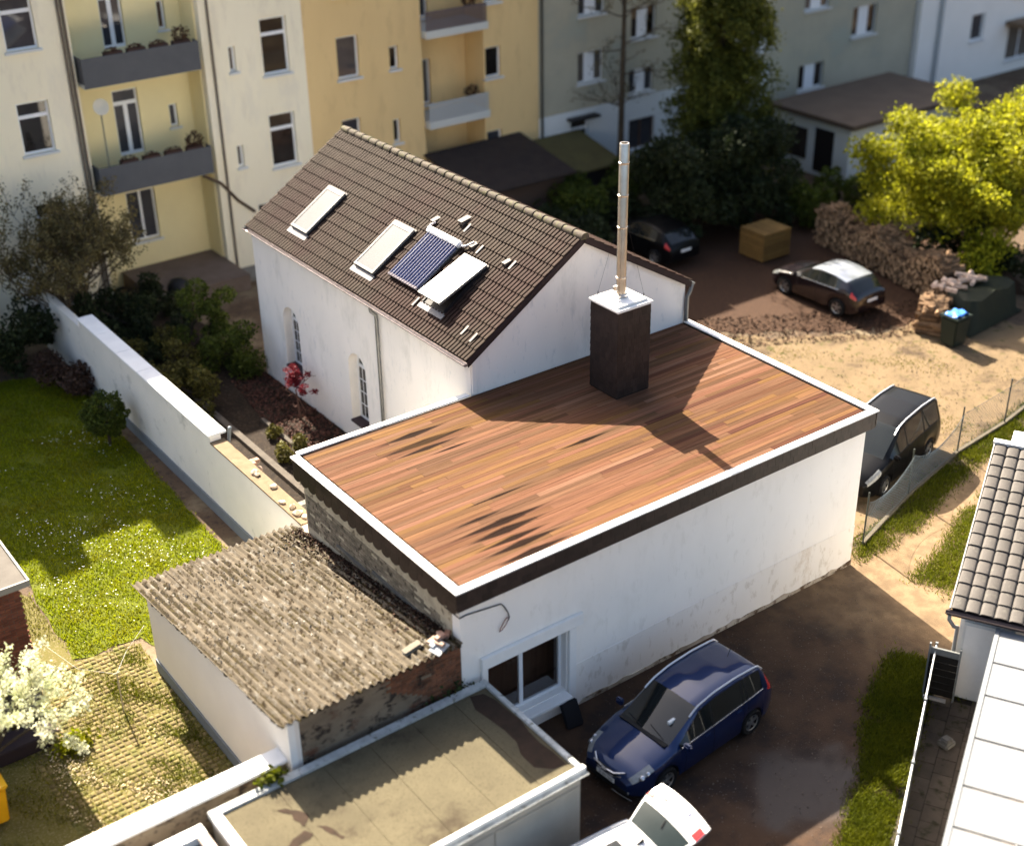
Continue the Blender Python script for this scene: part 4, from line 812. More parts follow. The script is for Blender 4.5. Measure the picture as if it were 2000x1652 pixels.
MB().tube([FMx @ Vector((-.02, 0, 1.3)), FMx @ Vector((FL, 0, 1.3))], .016, 8).build('top_rail', mat('rail_pale', (.6, .62, .62), None, 3, .4, metal=.3), fe)
gt = thing('slatted_gate', 'black slatted gate between the screen fence and the white garage', 'gate', (10, -4.6, 0))
GTM = frame3(G0+RU*-.02+RV*-.3, RV, RU, UP)
for k in range(6): MB().box((0, -.02, .12+k*.185), (.62, .005, .12+k*.185+.17), GTM).build('slat', M_SCREEN, gt)
MB().box((0, -.03, 1.235), (.62, .02, 1.40), GTM).build('top_board', mat('gate_grey', (.28, .29, .28), (.22, .23, .22), 8, .8), gt)
MB().box((-.0, -.16, .05), (.5, -.1, .12), GTM).build('threshold', mat('pale_step', (.55, .53, .5), None, 3, .8), gt)
MB().box((-.04, -.03, 0), (-.005, .03, 1.5), GTM).box((.625, -.03, 0), (.66, .03, 1.5), GTM).build('post', MATS['post_grey'], gt)

# ------------------------------------------------------------------ wire mesh fence by the track
wf = thing('wire_fence', 'sagging wire mesh fence on thin posts between yard and grassy track', 'fence', (17, 1.6, 0))
M_POST = mat('fence_post', (.06, .07, .06), None, 3, .6); M_WIRE = mat('galvanised_wire', (.22, .27, .3), None, 3, .5)
FP = [(13.35, .55), (16.25, 1.42), (19.3, 2.1), (21.9, 2.35), (25.5, 3.0)]
FT = [1.65, 1.55, 1.6, 1.6, 1.6]
kerb = MB()
for (a, b) in zip(FP[:-1], FP[1:]):
    a_, b_ = Vector((*a, 0)), Vector((*b, 0)); d = (b_-a_); l = d.length; kerb.box((0, -.05, -.02), (l-.002, .05, .11), frame3(a_, d.normalized(), Vector((-d.y, d.x, 0)).normalized(), UP))
o = kerb.build('kerb', mat('kerb_stone', (.22, .19, .14), (.16, .135, .1), 4, .95, .3)); struct(o)
for (x, y), h in zip(FP, FT): MB().tube([(x, y, -.02), (x+random.gauss(0, .03), y+random.gauss(0, .02), h)], .024, 8).build('post', M_POST, wf)
sag = [(.92, .5), (.8, 1.25), (1.3, 1.3), (1.3, 1.3)]
for k in range(4):
    a, b = np.array(FP[k]), np.array(FP[k+1]); ln = np.linalg.norm(b-a); mbw = MB(); st_ = .11; hs = sag[k]
    perp = np.array([-(b-a)[1], (b-a)[0]])/ln
    def P(u, t):
        top = (1.3+(hs[1]-1.3)*0) ; hh = .12+t*((1.25-(1.25-hs[0])*math.sin(math.pi*u)**.8) if k < 2 else 1.25)
        q = a+(b-a)*u+perp*(.12*math.sin(math.pi*u)*math.sin(t*3)*(1 if k < 2 else .2)-.05*t); return (q[0], q[1], hh)
    nU = int(ln/st_); nT = 12
    for i in range(-nT, nU+nT):
        for sg in (1, -1):
            pts = []
            for j in range(nT+1):
                u = (i+sg*(j if sg > 0 else j)+(nT if sg < 0 else 0))/nU
                if 0 <= u <= 1: pts.append(P(u, j/nT))
            if len(pts) > 1: mbw.tube(pts, .0034, 3, cap=False)
    mbw.tube([P(u/12, 1) for u in range(13)], .006, 4); mbw.build('wire_mesh', M_WIRE, wf, fix=False)
# ------------------------------------------------------------------ cars (front towards -x, left side -y)
M_RUBBER = mat('tyre_rubber', (.016, .015, .015), None, 4, .8); M_RIM = mat('alloy_rim', (.5, .49, .47), None, 3, .3, metal=.8)
M_PLAST = mat('black_plastic', (.016, .016, .017), None, 4, .5); M_CHROME = mat('chrome', (.6, .6, .62), None, 3, .15, metal=.95)
M_LAMP = mat('lamp_glass', (.42, .43, .42), (.3, .31, .3), 14, .08, coat=1.); M_RED = mat('red_lamp', (.55, .03, .03), None, 3, .12, coat=.8)
M_PLATE = mat('plate_white', (.72, .72, .7), None, 3, .4); M_INK = mat('plate_ink', (.02, .02, .02), None, 3, .5); M_CARGLASS = mat('car_glass', (.014, .017, .017), (.022, .026, .026), 1.5, .03, spec=.5)
def interp(x, pts):
    xs, ys = zip(*pts); return float(np.interp(x, xs, ys))
def smooth_prof(pts, L, k=.12):
    xs = np.linspace(-.4, L+.4, 600); ys = np.interp(xs, [p[0] for p in pts], [p[1] for p in pts]); w = max(1, int(k/(xs[1]-xs[0]))); ker = np.hanning(2*w+3)[1:-1]; ker /= ker.sum()
    yp = np.convolve(np.pad(ys, w, mode='edge'), ker, 'same')[w:-w]; return lambda x: float(np.interp(x, xs, yp))
def text_mesh(s, size, m, M, parent, name='lettering'):
    cu = bpy.data.curves.new(name, 'FONT'); cu.body = s; cu.size = size; cu.align_x = 'CENTER'; cu.align_y = 'CENTER'; cu.extrude = .002
    t = bpy.data.objects.new('tmp', cu); COL.objects.link(t); me = bpy.data.meshes.new_from_object(t); bpy.data.objects.remove(t)
    me.materials.clear(); me.materials.append(m); o = link(bpy.data.objects.new(name, me)); setparent(o, parent, True); o.matrix_basis = M; return o
def car(name, label, loc, rz, P, paint, roofmat=None, group=None, open_hatch=False, roof_rail=None, plate_front=None, plate_rear=None):
    t = thing(name, label, 'car', loc, group, rz); L = P['L']; hw = P['W']/2
    ztop = smooth_prof(P['top'], L, .09); belt = smooth_prof(P['belt'], L, .12); wid = smooth_prof(P['wid'], L, .1)
    xf, xr, wr = P['xf'], P['xr'], P['wr']; (c0, c1), (r0, r1) = P['screen'], P['rear']; zs_ = P.get('sill', .24)
    def zlow(x):
        z = zs_+.06*max(0, (.35-x)/.35)+.12*max(0, (x-L+.35)/.35)
        for xw in (xf, xr):
            R_ = wr*1.17
            if abs(x-xw) < R_: z = max(z, wr+math.sqrt(R_*R_-(x-xw)**2))
        return z
    def g(x):       # 0 on bonnet and tail, 1 on the roof
        if x <= c0: return 0.
        if x < c1: return (x-c0)/(c1-c0)
        if x <= r0: return 1.
        if x < r1: return 1-(x-r0)/(r1-r0)
        return 0.
    def ring(x):
        w2 = wid(x)*hw; zb = belt(x); zt = ztop(x); q = g(x); zl = zlow(x); wb = w2*.965; q_ = q**.7
        zb = min(zb, zt-.02); wt = P['roofw']*hw
        pts = [(w2*.97, zl), (w2*1.0, max(zl+.015, zl+(zb-zl)*.25)), (w2*1.005, max(zl+.03, zl+(zb-zl)*.55)), (w2*.985, zl+(zb-zl)*.85), (wb, zb)]
        w6 = (wb*.80)*(1-q_)+wt*q_; z6 = zt-.035*(1-q)-.02*q
        w4 = (wb*.985)*(1-q_)+(wt+.055)*q_; z4 = zb+(z6-zb)*(.25*(1-q)+.9*q); w5 = (w4+w6)/2*(1.0)+.012*q; z5 = zb+(z6-zb)*(.7*(1-q)+.97*q)
        pts += [(w4, z4), (w5, z5), (w6, z6), (w6*.6, zt-.008), (0, zt)]
        return pts
    bps = sorted(set([round(v, 4) for v in list(np.linspace(0, L, 52))+[c0, c1, r0, r1]+P['pillars']+[xf+wr*1.17*math.cos(a) for a in np.linspace(0, math.pi, 17)]+[xr+wr*1.17*math.cos(a) for a in np.linspace(0, math.pi, 17)]+P.get('cuts', [])]))
    xs = [bps[0]]
    for b in bps[1:]:
        if b-xs[-1] > .006: xs.append(b)
    rings = [ring(x) for x in xs]; nr = len(rings[0]); parts = {}
    def put(part, quad): parts.setdefault(part, []).append(quad)
    def inr(x, rs): return any(a <= x <= b for a, b in rs)
    for i in range(len(xs)-1):
        xm = (xs[i]+xs[i+1])/2
        for j in range(nr-1):
            for side in (-1, 1):
                q = [(xs[i], side*rings[i][j][0], rings[i][j][1]), (xs[i+1], side*rings[i+1][j][0], rings[i+1][j][1]), (xs[i+1], side*rings[i+1][j+1][0], rings[i+1][j+1][1]), (xs[i], side*rings[i][j+1][0], rings[i][j+1][1])]
                if side > 0: q = q[::-1]
                if len(set((round(a, 4), round(b, 4), round(c, 4)) for a, b, c in q)) < 3: continue
                part = 'body'
                if j == 4 and inr(xm, P['glass']): part = ('side_window', side)
                elif j >= 7 and c0 < xm < c1: part = 'windscreen'
                elif j >= 7 and r0 < xm < r1: part = 'rear_window'
                elif j >= 7 and c1 <= xm <= r0 and roofmat: part = 'roof'
                elif 5 <= j <= 6 and c1 <= xm <= r0 and roofmat and P.get('roofall'): part = 'roof'
                elif j in P['hl'][2] and P['hl'][0] <= xm <= P['hl'][1]: part = ('headlight', side)
                elif j in P['tl'][2] and P['tl'][0] <= xm <= P['tl'][1]: part = ('tail_light', side)
                elif j == 0 and P.get('skirt'): part = 'skirt'
                if open_hatch and xm > r0: 
                    if j >= 4: continue
                put(part, q)
    put('body', None)
    for i, s in ((0, 1), (len(xs)-1, -1)):
        rg_ = rings[i]; x = xs[i]
        if open_hatch and s < 0: rg_ = rg_[:5]
        loop = [(x, -a, b) for a, b in rg_]+[(x, a, b) for a, b in rg_[::-1]]
        parts['body'].append(loop if s > 0 else loop[::-1])
    mats = {'side_window': M_CARGLASS, 'windscreen': M_CARGLASS, 'rear_window': M_CARGLASS, 'roof': roofmat, 'headlight': M_LAMP, 'tail_light': M_RED, 'body': paint, 'skirt': M_PLAST}
    for pn, qs in parts.items():
        mb = MB()
        for q in qs:
            if q: mb.add(q, [tuple(range(len(q)))])
        nm = pn if isinstance(pn, str) else pn[0]
        me = mb.mesh(nm, mats[nm], fix=False); bm = bmesh.new(); bm.from_mesh(me); bmesh.ops.remove_doubles(bm, verts=bm.verts, dist=.002); bm.to_mesh(me); bm.free()
        me.polygons.foreach_set('use_smooth', [True]*len(me.polygons)); me.set_sharp_from_angle(angle=R(38)); me.update()
        o = link(bpy.data.objects.new(nm, me)); setparent(o, t, True)
    # underbody and wheel wells
    MB().box((.25, -hw*.86, .2), (L-.25, hw*.86, .62)).build('underbody', M_PLAST, t, local=True)
    for xw in (xf, xr):
        for s in (-1, 1):
            Mw = Matrix.Translation((xw, s*(hw-.115), wr)) @ Matrix.Rotation(R(-90)*s, 4, 'X') @ Matrix.Rotation(random.uniform(0, 1), 4, 'Z')
            w = link(bpy.data.objects.new('wheel', MB().lathe([(.0, -.10), (wr*.6, -.1), (wr*.6, .05), (.0, .05)], 20).mesh('wheel', M_PLAST))); setparent(w, t, True); w.matrix_basis = Mw
            MB().lathe([(wr*.62, -.1), (wr*.9, -.11), (wr*.985, -.085), (wr, 0), (wr*.985, .085), (wr*.9, .11), (wr*.66, .10), (wr*.62, .09)], 28).build('tyre', M_RUBBER, w, smooth=50, local=True)
            rim = MB().lathe([(wr*.56, .085), (wr*.63, .1), (wr*.64, .085)], 28).lathe([(0, .09), (wr*.14, .092), (wr*.16, .07)], 14)
            for k in range(5): rim.box((-.032, 0, .055), (.032, wr*.6, .085), Matrix.Rotation(k*2*math.pi/5, 4, 'Z'))
            rim.build('rim', M_RIM, w, smooth=35, local=True)
    for s in (-1, 1):
        xm = c0+.28; mr = MB(); z = belt(xm)+.08; mr.box((xm-.07, s*hw*.99-.0 if s > 0 else -hw*.99-.2, z-.07), (xm+.06, s*hw*.99+.2 if s > 0 else -hw*.99, z+.09)); mr.build('mirror', paint, t, local=True, bevel=.04)
    for s in (-1, 1):       # waistline strip
        zz = lambda x: ring(x)[4][1]+.004; a, b = P['glass'][0][0], P['glass'][-1][1]
        MB().tube([(x, s*(ring(x)[4][0]+.004), zz(x)) for x in np.linspace(a, b, 16)], .011, 6).build('chrome_strip', P.get('strip', M_PLAST), t, local=True)
    if roof_rail:
        for s in (-1, 1):
            pts = [(x, s*(ring(x)[7][0]+.0), ring(x)[7][1]+.03) for x in np.linspace(c1-.25, r0+.1, 18)]; MB().tube(pts, .021, 8).build('roof_rail', roof_rail, t, local=True, smooth=40)
    # pillar lines between the doors
    pil = MB()
    for xp in P['pillars']:
        for s in (-1, 1):
            a, b = ring(xp)[4], ring(xp)[5]; pil.add([(xp-.03, s*(a[0]+.004), a[1]), (xp+.03, s*(a[0]+.004), a[1]), (xp+.035, s*(b[0]+.004), b[1]), (xp-.025, s*(b[0]+.004), b[1])], [(0, 1, 2, 3)])
    if pil.v:
        for k in range(len(pil.v)//4): MB().add(pil.v[k*4:k*4+4], [(0, 1, 2, 3)]).build('pillar', M_PLAST, t, local=True, fix=False)
    # seams of doors and bonnet
    seam = MB()
    for xp in [P['glass'][0][0]+.1]+P['pillars']:
        for s in (-1, 1): seam.tube([(xp, s*(p_[0]+.001), p_[1]) for p_ in ring(xp)[:5]], .005, 4)
    seam.build('door_seam', M_PLAST, t, local=True)
    def plate(x, z, txt, rot, tilt=0):
        Mx = Matrix.Translation((x, 0, z)) @ Matrix.Rotation(rot, 4, 'Z') @ Matrix.Rotation(R(90)+tilt, 4, 'X')
        pl = MB().box((-.26, -.056, -.008), (.26, .056, .0)).build('number_plate', M_PLATE, t, local=True); pl.matrix_basis = Mx
        if txt: text_mesh(txt, .085, M_INK, Matrix.Translation((.02, 0, .002)), pl, 'plate_lettering')
        return pl
    if plate_front is not None: plate(-.035, .47, plate_front, R(-90))
    if plate_rear is not None: plate(L+.02, P.get('pz', .8), plate_rear, R(90))
    return t, ring, ztop, belt, P
ZAF = dict(L=4.47, W=1.80, xf=.92, xr=3.62, wr=.315, top=[(-.2, .5), (0, .60), (.10, .70), (.24, .80), (.7, .93), (1.08, 1.02), (2.02, 1.52), (2.5, 1.61), (3.2, 1.625), (3.85, 1.57), (4.02, 1.53), (4.34, 1.06), (4.42, .8), (4.47, .6), (4.7, .5)],
    belt=[(-.2, .5), (0, .53), (.3, .72), (1.1, .93), (2.2, .98), (3.8, 1.08), (4.2, 1.06), (4.47, .75)], wid=[(-.2, .55), (0, .66), (.08, .78), (.3, .92), (.7, .98), (1.3, 1.0), (3.7, 1.0), (4.15, .95), (4.38, .86), (4.47, .76)],
    screen=(1.1, 2.02), rear=(4.0, 4.34), roofw=.70, glass=[(1.35, 3.95)], pillars=[2.33, 3.3, 3.42], hl=(.10, .56, (4, 5, 6)), tl=(4.12, 4.42, (3, 4, 5)), strip=M_CHROME)
M_BLUE = mat('blue_paint', (.003, .026, .12), (.004, .03, .135), 1, .28, metal=.45, coat=1.)
z_t, z_ring, _, _, _ = car('blue_minivan', 'dark blue minivan parked along the white annex wall', (0, 0, 0), 0, ZAF, M_BLUE, roof_rail=mat('rail_silver', (.62, .62, .66), None, 3, .3, metal=.6), plate_front='D OV 7556')
ang = math.atan2(-.22, -2.68)-math.pi           # heading
def place(t, L_front_axle_world, xf, rz):        # puts the front axle centre at a world point
    t.rotation_euler = (0, 0, rz); c, s = math.cos(rz), math.sin(rz); t.location = (L_front_axle_world[0]-c*xf, L_front_axle_world[1]-s*xf, 0)
place(z_t, (2.93, -2.28), .92, R(4.7))
# grille, badge, bumper, wipers
gm = MB()
MB().box((-.045, -.30, .60), (.02, .30, .70)).build('grille', M_PLAST, z_t, local=True, bevel=.02)
MB().tube([(.10, -.44, .735), (-.035, -.25, .69), (-.055, 0, .675), (-.035, .25, .69), (.10, .44, .735)], .022, 8).build('grille_bar', M_CHROME, z_t, local=True, smooth=40)
MB().tube([(.03, -.40, .64), (-.045, -.2, .595), (-.055, 0, .59), (-.045, .2, .595), (.03, .40, .64)], .010, 8).build('grille_trim', M_CHROME, z_t, local=True, smooth=40)
MB().lathe([(.07, -.008), (.085, 0), (.07, .008)], 20, Matrix.Translation((-.085, 0, .685)) @ Matrix.Rotation(R(90), 4, 'Y')).box((-.095, -.085, .68), (-.078, .085, .692)).build('badge', M_CHROME, z_t, local=True)
MB().box((-.04, -.62, .27), (.05, .62, .38)).build('bumper_intake', M_PLAST, z_t, local=True, bevel=.02)
MB().tube([(.0, -.75, .25), (-.03, -.45, .24), (-.04, -.2, .24)], .012, 6).build('bumper_trim', M_CHROME, z_t, local=True)
for s in (-1, 1):
    for dx, r_ in ((.28, .06), (.42, .05)):
        p_ = z_ring(dx)[5]; MB().lathe([(.0, .03), (r_, .0), (r_*1.2, -.02)], 14, Matrix.Translation((dx-.02, s*(p_[0]-.03), p_[1]-.0)) @ Matrix.Rotation(R(-35), 4, 'Y')).build('lamp_bowl', M_CHROME, z_t, local=True, smooth=40)
MB().tube([(1.14, -.5, 1.075), (1.24, -.05, 1.13)], .009, 5).tube([(1.12, .1, 1.065), (1.2, .55, 1.1)], .009, 5).build('wiper', M_PLAST, z_t, local=True)
MB().box((1.02, -.66, 1.005), (1.13, .66, 1.035)).build('cowl', M_PLAST, z_t, local=True)
MB().tube([(3.7, 0, 1.58), (3.8, 0, 1.8)], .006, 5).build('antenna', M_PLAST, z_t, local=True)
p_ = MB().box((1.42, -.42, 1.235), (1.60, -.36, 1.30)).build('sticker', M_PLATE, z_t, local=True); p_.hide_render = False
for x_ in (2.12, 3.12):
    q_ = z_ring(x_)[3]; MB().box((x_-.09, -q_[0]-.03, q_[1]-.02), (x_+.09, -q_[0]+.01, q_[1]+.02)).build('door_handle', M_BLUE, z_t, local=True, bevel=.012)
for s in (-1, 1): MB().lathe([(0, .02), (.05, .015), (.06, 0)], 12, Matrix.Translation((.02, s*.58, .36)) @ Matrix.Rotation(R(-90), 4, 'Y')).build('fog_lamp', M_LAMP, z_t, local=True, smooth=40)
MB().box((2.0, -.5, 1.0), (2.3, -.15, 1.18)).build('seat', M_PLAST, z_t, local=True)
# black MPV
MPV = dict(ZAF); MPV.update(L=4.55, W=1.86, top=[(-.2, .55), (0, .68), (.1, .8), (.25, .92), (.6, 1.02), (.95, 1.11), (1.9, 1.68), (2.3, 1.77), (3.3, 1.80), (4.1, 1.74), (4.3, 1.66), (4.48, 1.1), (4.53, .8), (4.55, .6)],
    belt=[(-.2, .55), (0, .62), (.3, .82), (1.0, 1.02), (3.8, 1.12), (4.3, 1.1), (4.55, .8)], screen=(.97, 1.92), rear=(4.22, 4.48), wid=[(-.2, .6), (0, .74), (.1, .86), (.35, .96), (.9, 1.0), (4.1, 1.0), (4.4, .95), (4.55, .86)], glass=[(1.2, 4.12)], pillars=[2.15, 3.2], hl=(.08, .6, (3, 4, 5)), tl=(4.3, 4.5, (3, 4)), xr=3.66, strip=M_PLAST)
M_BLACK = mat('black_paint', (.006, .006, .007), None, 1, .35, coat=.12, spec=.12)
m_t, _, _, _, _ = car('black_van', 'black high-roofed people carrier behind the annex corner', (0, 0, 0), 0, MPV, M_BLACK, roof_rail=mat('rail_bright', (.7, .72, .76), None, 3, .3, metal=.5), plate_front='')
place(m_t, (15.55, 2.75), .92, R(13))
# black hatchback, pale sky reflection painted into its roof colour
CPE = dict(ZAF); CPE.update(L=4.25, W=1.82, top=[(-.2, .5), (0, .62), (.12, .74), (.3, .84), (.8, .95), (1.15, 1.0), (1.95, 1.40), (2.4, 1.49), (3.0, 1.48), (3.55, 1.38), (3.7, 1.34), (4.08, 1.06), (4.18, .98), (4.25, .7)],
    belt=[(-.2, .5), (0, .56), (.3, .75), (1.1, .93), (3.2, 1.02), (3.8, 1.06), (4.25, .85)], screen=(1.15, 1.95), rear=(3.6, 4.1), glass=[(1.35, 3.4)], pillars=[2.4], wid=[(-.2, .6), (0, .72), (.1, .84), (.35, .95), (.9, .99), (3.3, 1.0), (3.9, .95), (4.18, .86), (4.25, .78)], hl=(.08, .5, (3, 4, 5)), tl=(3.95, 4.2, (3, 4)), xf=.85, xr=3.4, wr=.34, roofall=True, pz=.72)
c_t, _, _, _, _ = car('black_hatchback', 'black hatchback with pale sky reflection painted on its roof in front of the log pile', (0, 0, 0), 0, CPE, mat('plum_black_paint', (.016, .010, .013), None, 1, .25, coat=1.), roofmat=mat('sky_reflection_roof', (.42, .45, .5), None, 2, .18, metal=.35, coat=1.), plate_rear='')
place(c_t, (24.85, 13.62), .85, R(-90))
d_t, _, _, _, _ = car('dark_car', 'dark car in the shade behind the house gable', (0, 0, 0), 0, CPE, M_BLACK, plate_rear='')
place(d_t, (22.9, 21.3), .85, R(-90))
# white estate car with its tailgate open
WHT = dict(ZAF); WHT.update(L=4.45, W=1.78, top=[(-.2, .5), (0, .6), (.12, .7), (.3, .78), (.9, .92), (1.25, .97), (2.1, 1.38), (2.6, 1.45), (3.4, 1.44), (3.95, 1.41), (4.1, 1.38), (4.38, .98), (4.45, .6)], belt=[(-.2, .5), (0, .55), (.3, .7), (1.2, .9), (3.8, .97), (4.45, .75)], screen=(1.25, 2.1), rear=(4.05, 4.38), glass=[(1.45, 3.95)], pillars=[2.35, 3.3], xr=3.55, tl=(9, 9.1, (3,)))
M_WCAR = mat('white_car_paint', (.74, .73, .72), None, 1, .3, coat=1.)
w_t, w_ring, _, _, _ = car('white_estate_car', 'white estate car with its tailgate raised beside the beige garage', (0, 0, 0), 0, WHT, M_WCAR, open_hatch=True, roof_rail=M_CHROME)
w_t.rotation_euler = (0, 0, R(-3)); w_t.location = (.86-4.05, -4.92+.21, 0)
HM = Matrix.Translation((4.04, 0, 1.40)) @ Matrix.Rotation(R(-22), 4, 'Y')       # hatch frame: x away from hinge
def hatch_pt(u, vv): # u 0..1 along, vv -1..1 across: gently curved shell
    w_ = .58+.16*min(1, u*1.6)-.05*max(0, u-.75)*4*.5; return Vector((u*1.05-.06*vv*vv*u, vv*w_, .02+.06*math.sin(u*2.6)-.05*vv*vv))
def patch(name, u0, u1, v0, v1, m, off=0., parent=w_t, nu=8, nv=14):
    v = [HM @ (hatch_pt(u0+(u1-u0)*i/nu, v0+(v1-v0)*j/nv)+Vector((0, 0, off))) for i in range(nu+1) for j in range(nv+1)]; k = len(v)
    v += [HM @ (hatch_pt(u0+(u1-u0)*i/nu, v0+(v1-v0)*j/nv)+Vector((0, 0, off-.03))) for i in range(nu+1) for j in range(nv+1)]
    f = [(i*(nv+1)+j, i*(nv+1)+j+1, (i+1)*(nv+1)+j+1, (i+1)*(nv+1)+j) for i in range(nu) for j in range(nv)]; f += [tuple(q+k for q in reversed(t)) for t in f]
    e = [i*(nv+1) for i in range(nu+1)]; f += [(e[i], e[i+1], e[i+1]+k, e[i]+k) for i in range(nu)]; e = [i*(nv+1)+nv for i in range(nu+1)]; f += [(e[i+1], e[i], e[i]+k, e[i+1]+k) for i in range(nu)]
    f += [(j+1, j, j+k, j+1+k) for j in range(nv)]; b = nu*(nv+1); f += [(b+j, b+j+1, b+j+1+k, b+j+k) for j in range(nv)]
    return MB().add(v, f).build(name, m, parent, fix=False, smooth=50, local=True)
tg = patch('tailgate', .52, 1., -1, 1, M_WCAR)
patch('spoiler', -.04, .04, -1, 1, M_WCAR, .01, tg); patch('tailgate_edge', .04, .52, -1, -.95, M_WCAR, 0, tg); patch('tailgate_edge', .04, .52, .95, 1., M_WCAR, 0, tg)
patch('rear_window', .04, .52, -.95, .95, mat('hatch_glass', (.03, .042, .04), (.022, .032, .03), 2, .08, spec=.4), 0, tg)
for s in (-1, 1): patch('tail_light', .62, .86, s*.78 if s > 0 else -.99, .99 if s > 0 else -.78, M_RED, .012, tg)
patch('plate_recess', .80, .92, -.38, .34, mat('plate_recess', (.62, .6, .58), None, 3, .5), .006, tg)
patch('plate_end', .82, .90, -.36, -.31, mat('plate_blue', (.02, .03, .2), None, 3, .5), .014, tg)
patch('handle_shadow', .74, .79, .4, .52, M_PLAST, .012, tg)
MB().tube([HM @ Vector((.5, 0, .09)), HM @ Vector((.34, -.05, .085))], .012, 6).build('wiper', M_PLAST, tg, local=True)
MB().lathe([(.05, -.004), (.06, 0), (.05, .004)], 16, HM @ Matrix.Translation((.66, 0, .10))).build('badge', M_CHROME, tg, local=True)
MB().box((2.9, -.30, 1.445), (3.55, .30, 1.458)).build('sunroof', M_CARGLASS, w_t, local=True)
v = [(3.78, -.02, 1.42), (3.98, -.02, 1.42), (3.98, .02, 1.42), (3.78, .02, 1.42), (3.95, 0, 1.52)]
MB().add(v, [(3, 2, 1, 0), (0, 1, 4), (1, 2, 4), (2, 3, 4), (3, 0, 4)]).build('antenna_fin', M_PLAST, w_t, local=True)
MB().box((2.6, -.66, .5), (4.36, .66, .56)).build('boot_floor', mat('boot_carpet', (.04, .04, .045), None, 3, .9), w_t, local=True)
for s in (-1, 1): MB().tube([(4.02, s*.62, 1.30), HM @ Vector((.45, s*.66, -.02))], .014, 6).build('gas_strut', M_PLAST, w_t, local=True)
# ------------------------------------------------------------------ street houses behind
M_CREAM = mat('cream_facade', (.88, .80, .61), (.84, .76, .57), .6, .9, .1, 40, stretch=(1, 1, .3), spots=(.80, .72, .55), spot_scale=2.5, spot_t=.6, spots2=(.78, .71, .56), spot2_scale=.8, spot2_t=.57)
M_YELL = mat('yellow_facade', (.82, .71, .40), (.77, .66, .37), .8, .9)
M_OCH = mat('ochre_facade', (.76, .545, .26), (.71, .505, .24), .6, .9, .1, 40, stretch=(1, 1, .3), spots=(.68, .48, .23), spot_scale=2.5, spot_t=.6)
M_GREY = mat('grey_green_facade', (.53, .495, .375), (.48, .445, .34), .5, .9, .15, 40, spots2=(.47, .48, .39), spot2_scale=.5, spot2_t=.58)
M_LBLUE = mat('pale_base_facade', (.68, .70, .69), (.62, .64, .63), .7, .9)
M_WFAC = mat('white_facade', (.85, .83, .78), (.8, .78, .73), .6, .9)
M_BALC = mat('grey_balcony', (.16, .165, .18), (.14, .145, .16), 2, .7); M_BALW = mat('white_balcony', (.5, .52, .52), None, 2, .7); M_SOFF = mat('soffit_pale', (.6, .6, .55), None, 2, .8)
M_ROOFR = mat('street_roof', (.16, .07, .05), (.12, .06, .045), 2, .9)
FY_ = 28.5
def win_at(parent, y, x0, x1, z0, z1, style='plain', depth=.14, m=M_FRAME):
    hs = []; w, h = x1-x0, z1-z0; b = .07
    if style == 'transom': hs = [rect(b, w-b, b, h*.68), rect(b, w-b, h*.68+.13, h-b)]
    elif style == 'double': hs = [rect(b, w/2-.05, b, h-b), rect(w/2+.05, w-b, b, h-b)]
    elif style == 'wide': hs = [rect(b*.6, w*.30, b, h-b), rect(w*.70, w-b*.6, b, h-b)]
    elif style == 'door': hs = [rect(b, w/2-.08, .12, h*.76), rect(w/2+.08, w-b, .12, h*.76), rect(b, w-b, h*.76+.14, h-b)]
    else: hs = [rect(b, w-b, b, h-b)]
    o = MB().panel((x0, y+depth, z0), (1, 0, 0), (0, -1, 0), rect(0, w, 0, h), hs, .06).build('window', m, parent)
    gm_ = random.choice((M_GLASS, M_GLASS, mat('reflecting_pane', (.05, .055, .07), (.1, .1, .11), .9, .04, spec=.6), mat('curtained_pane', (.28, .25, .21), (.12, .1, .09), 2.5, .06, stretch=(5, 1, .6), coat=.5)))
    for q in hs: MB().panel((x0, y+depth+.03, z0), (1, 0, 0), (0, -1, 0), q, (), .008).build('pane', gm_, o)
    if style != 'door': MB().box((x0-.08, y-.12, z0-.08), (x1+.08, y+depth-.002, z0-.004)).build('sill', mat('sill_pale', (.62, .63, .62), None, 3, .7), o)
    return o
def facade(parent, y, x0, x1, z0, z1, wins, m, name='wall', depth=.14, x_off=0):
    MB().panel((0, y, 0), (1, 0, 0), (0, -1, 0), rect(x0, x1, z0, z1), [rect(*w[:4]) for w in wins], .35).build(name, m, parent)
    for w in wins: win_at(parent, y, *w[:4], style=w[4], depth=depth)
def body(parent, x0, x1, y0, y1, z1, m, rm=M_ROOFR, rise=2.2):
    MB().box((x0+.02, y0, -.1), (x1-.02, y1, z1)).build('rear_block', m, parent)
    v = [(x0, y0-.5, z1), (x1, y0-.5, z1), (x1, y1, z1), (x0, y1, z1), (x0, (y0+y1)/2, z1+rise), (x1, (y0+y1)/2, z1+rise)]
    MB().add(v, [(0, 1, 5, 4), (2, 3, 4, 5), (0, 4, 3), (1, 2, 5), (0, 3, 2, 1)]).build('roof', rm, parent)
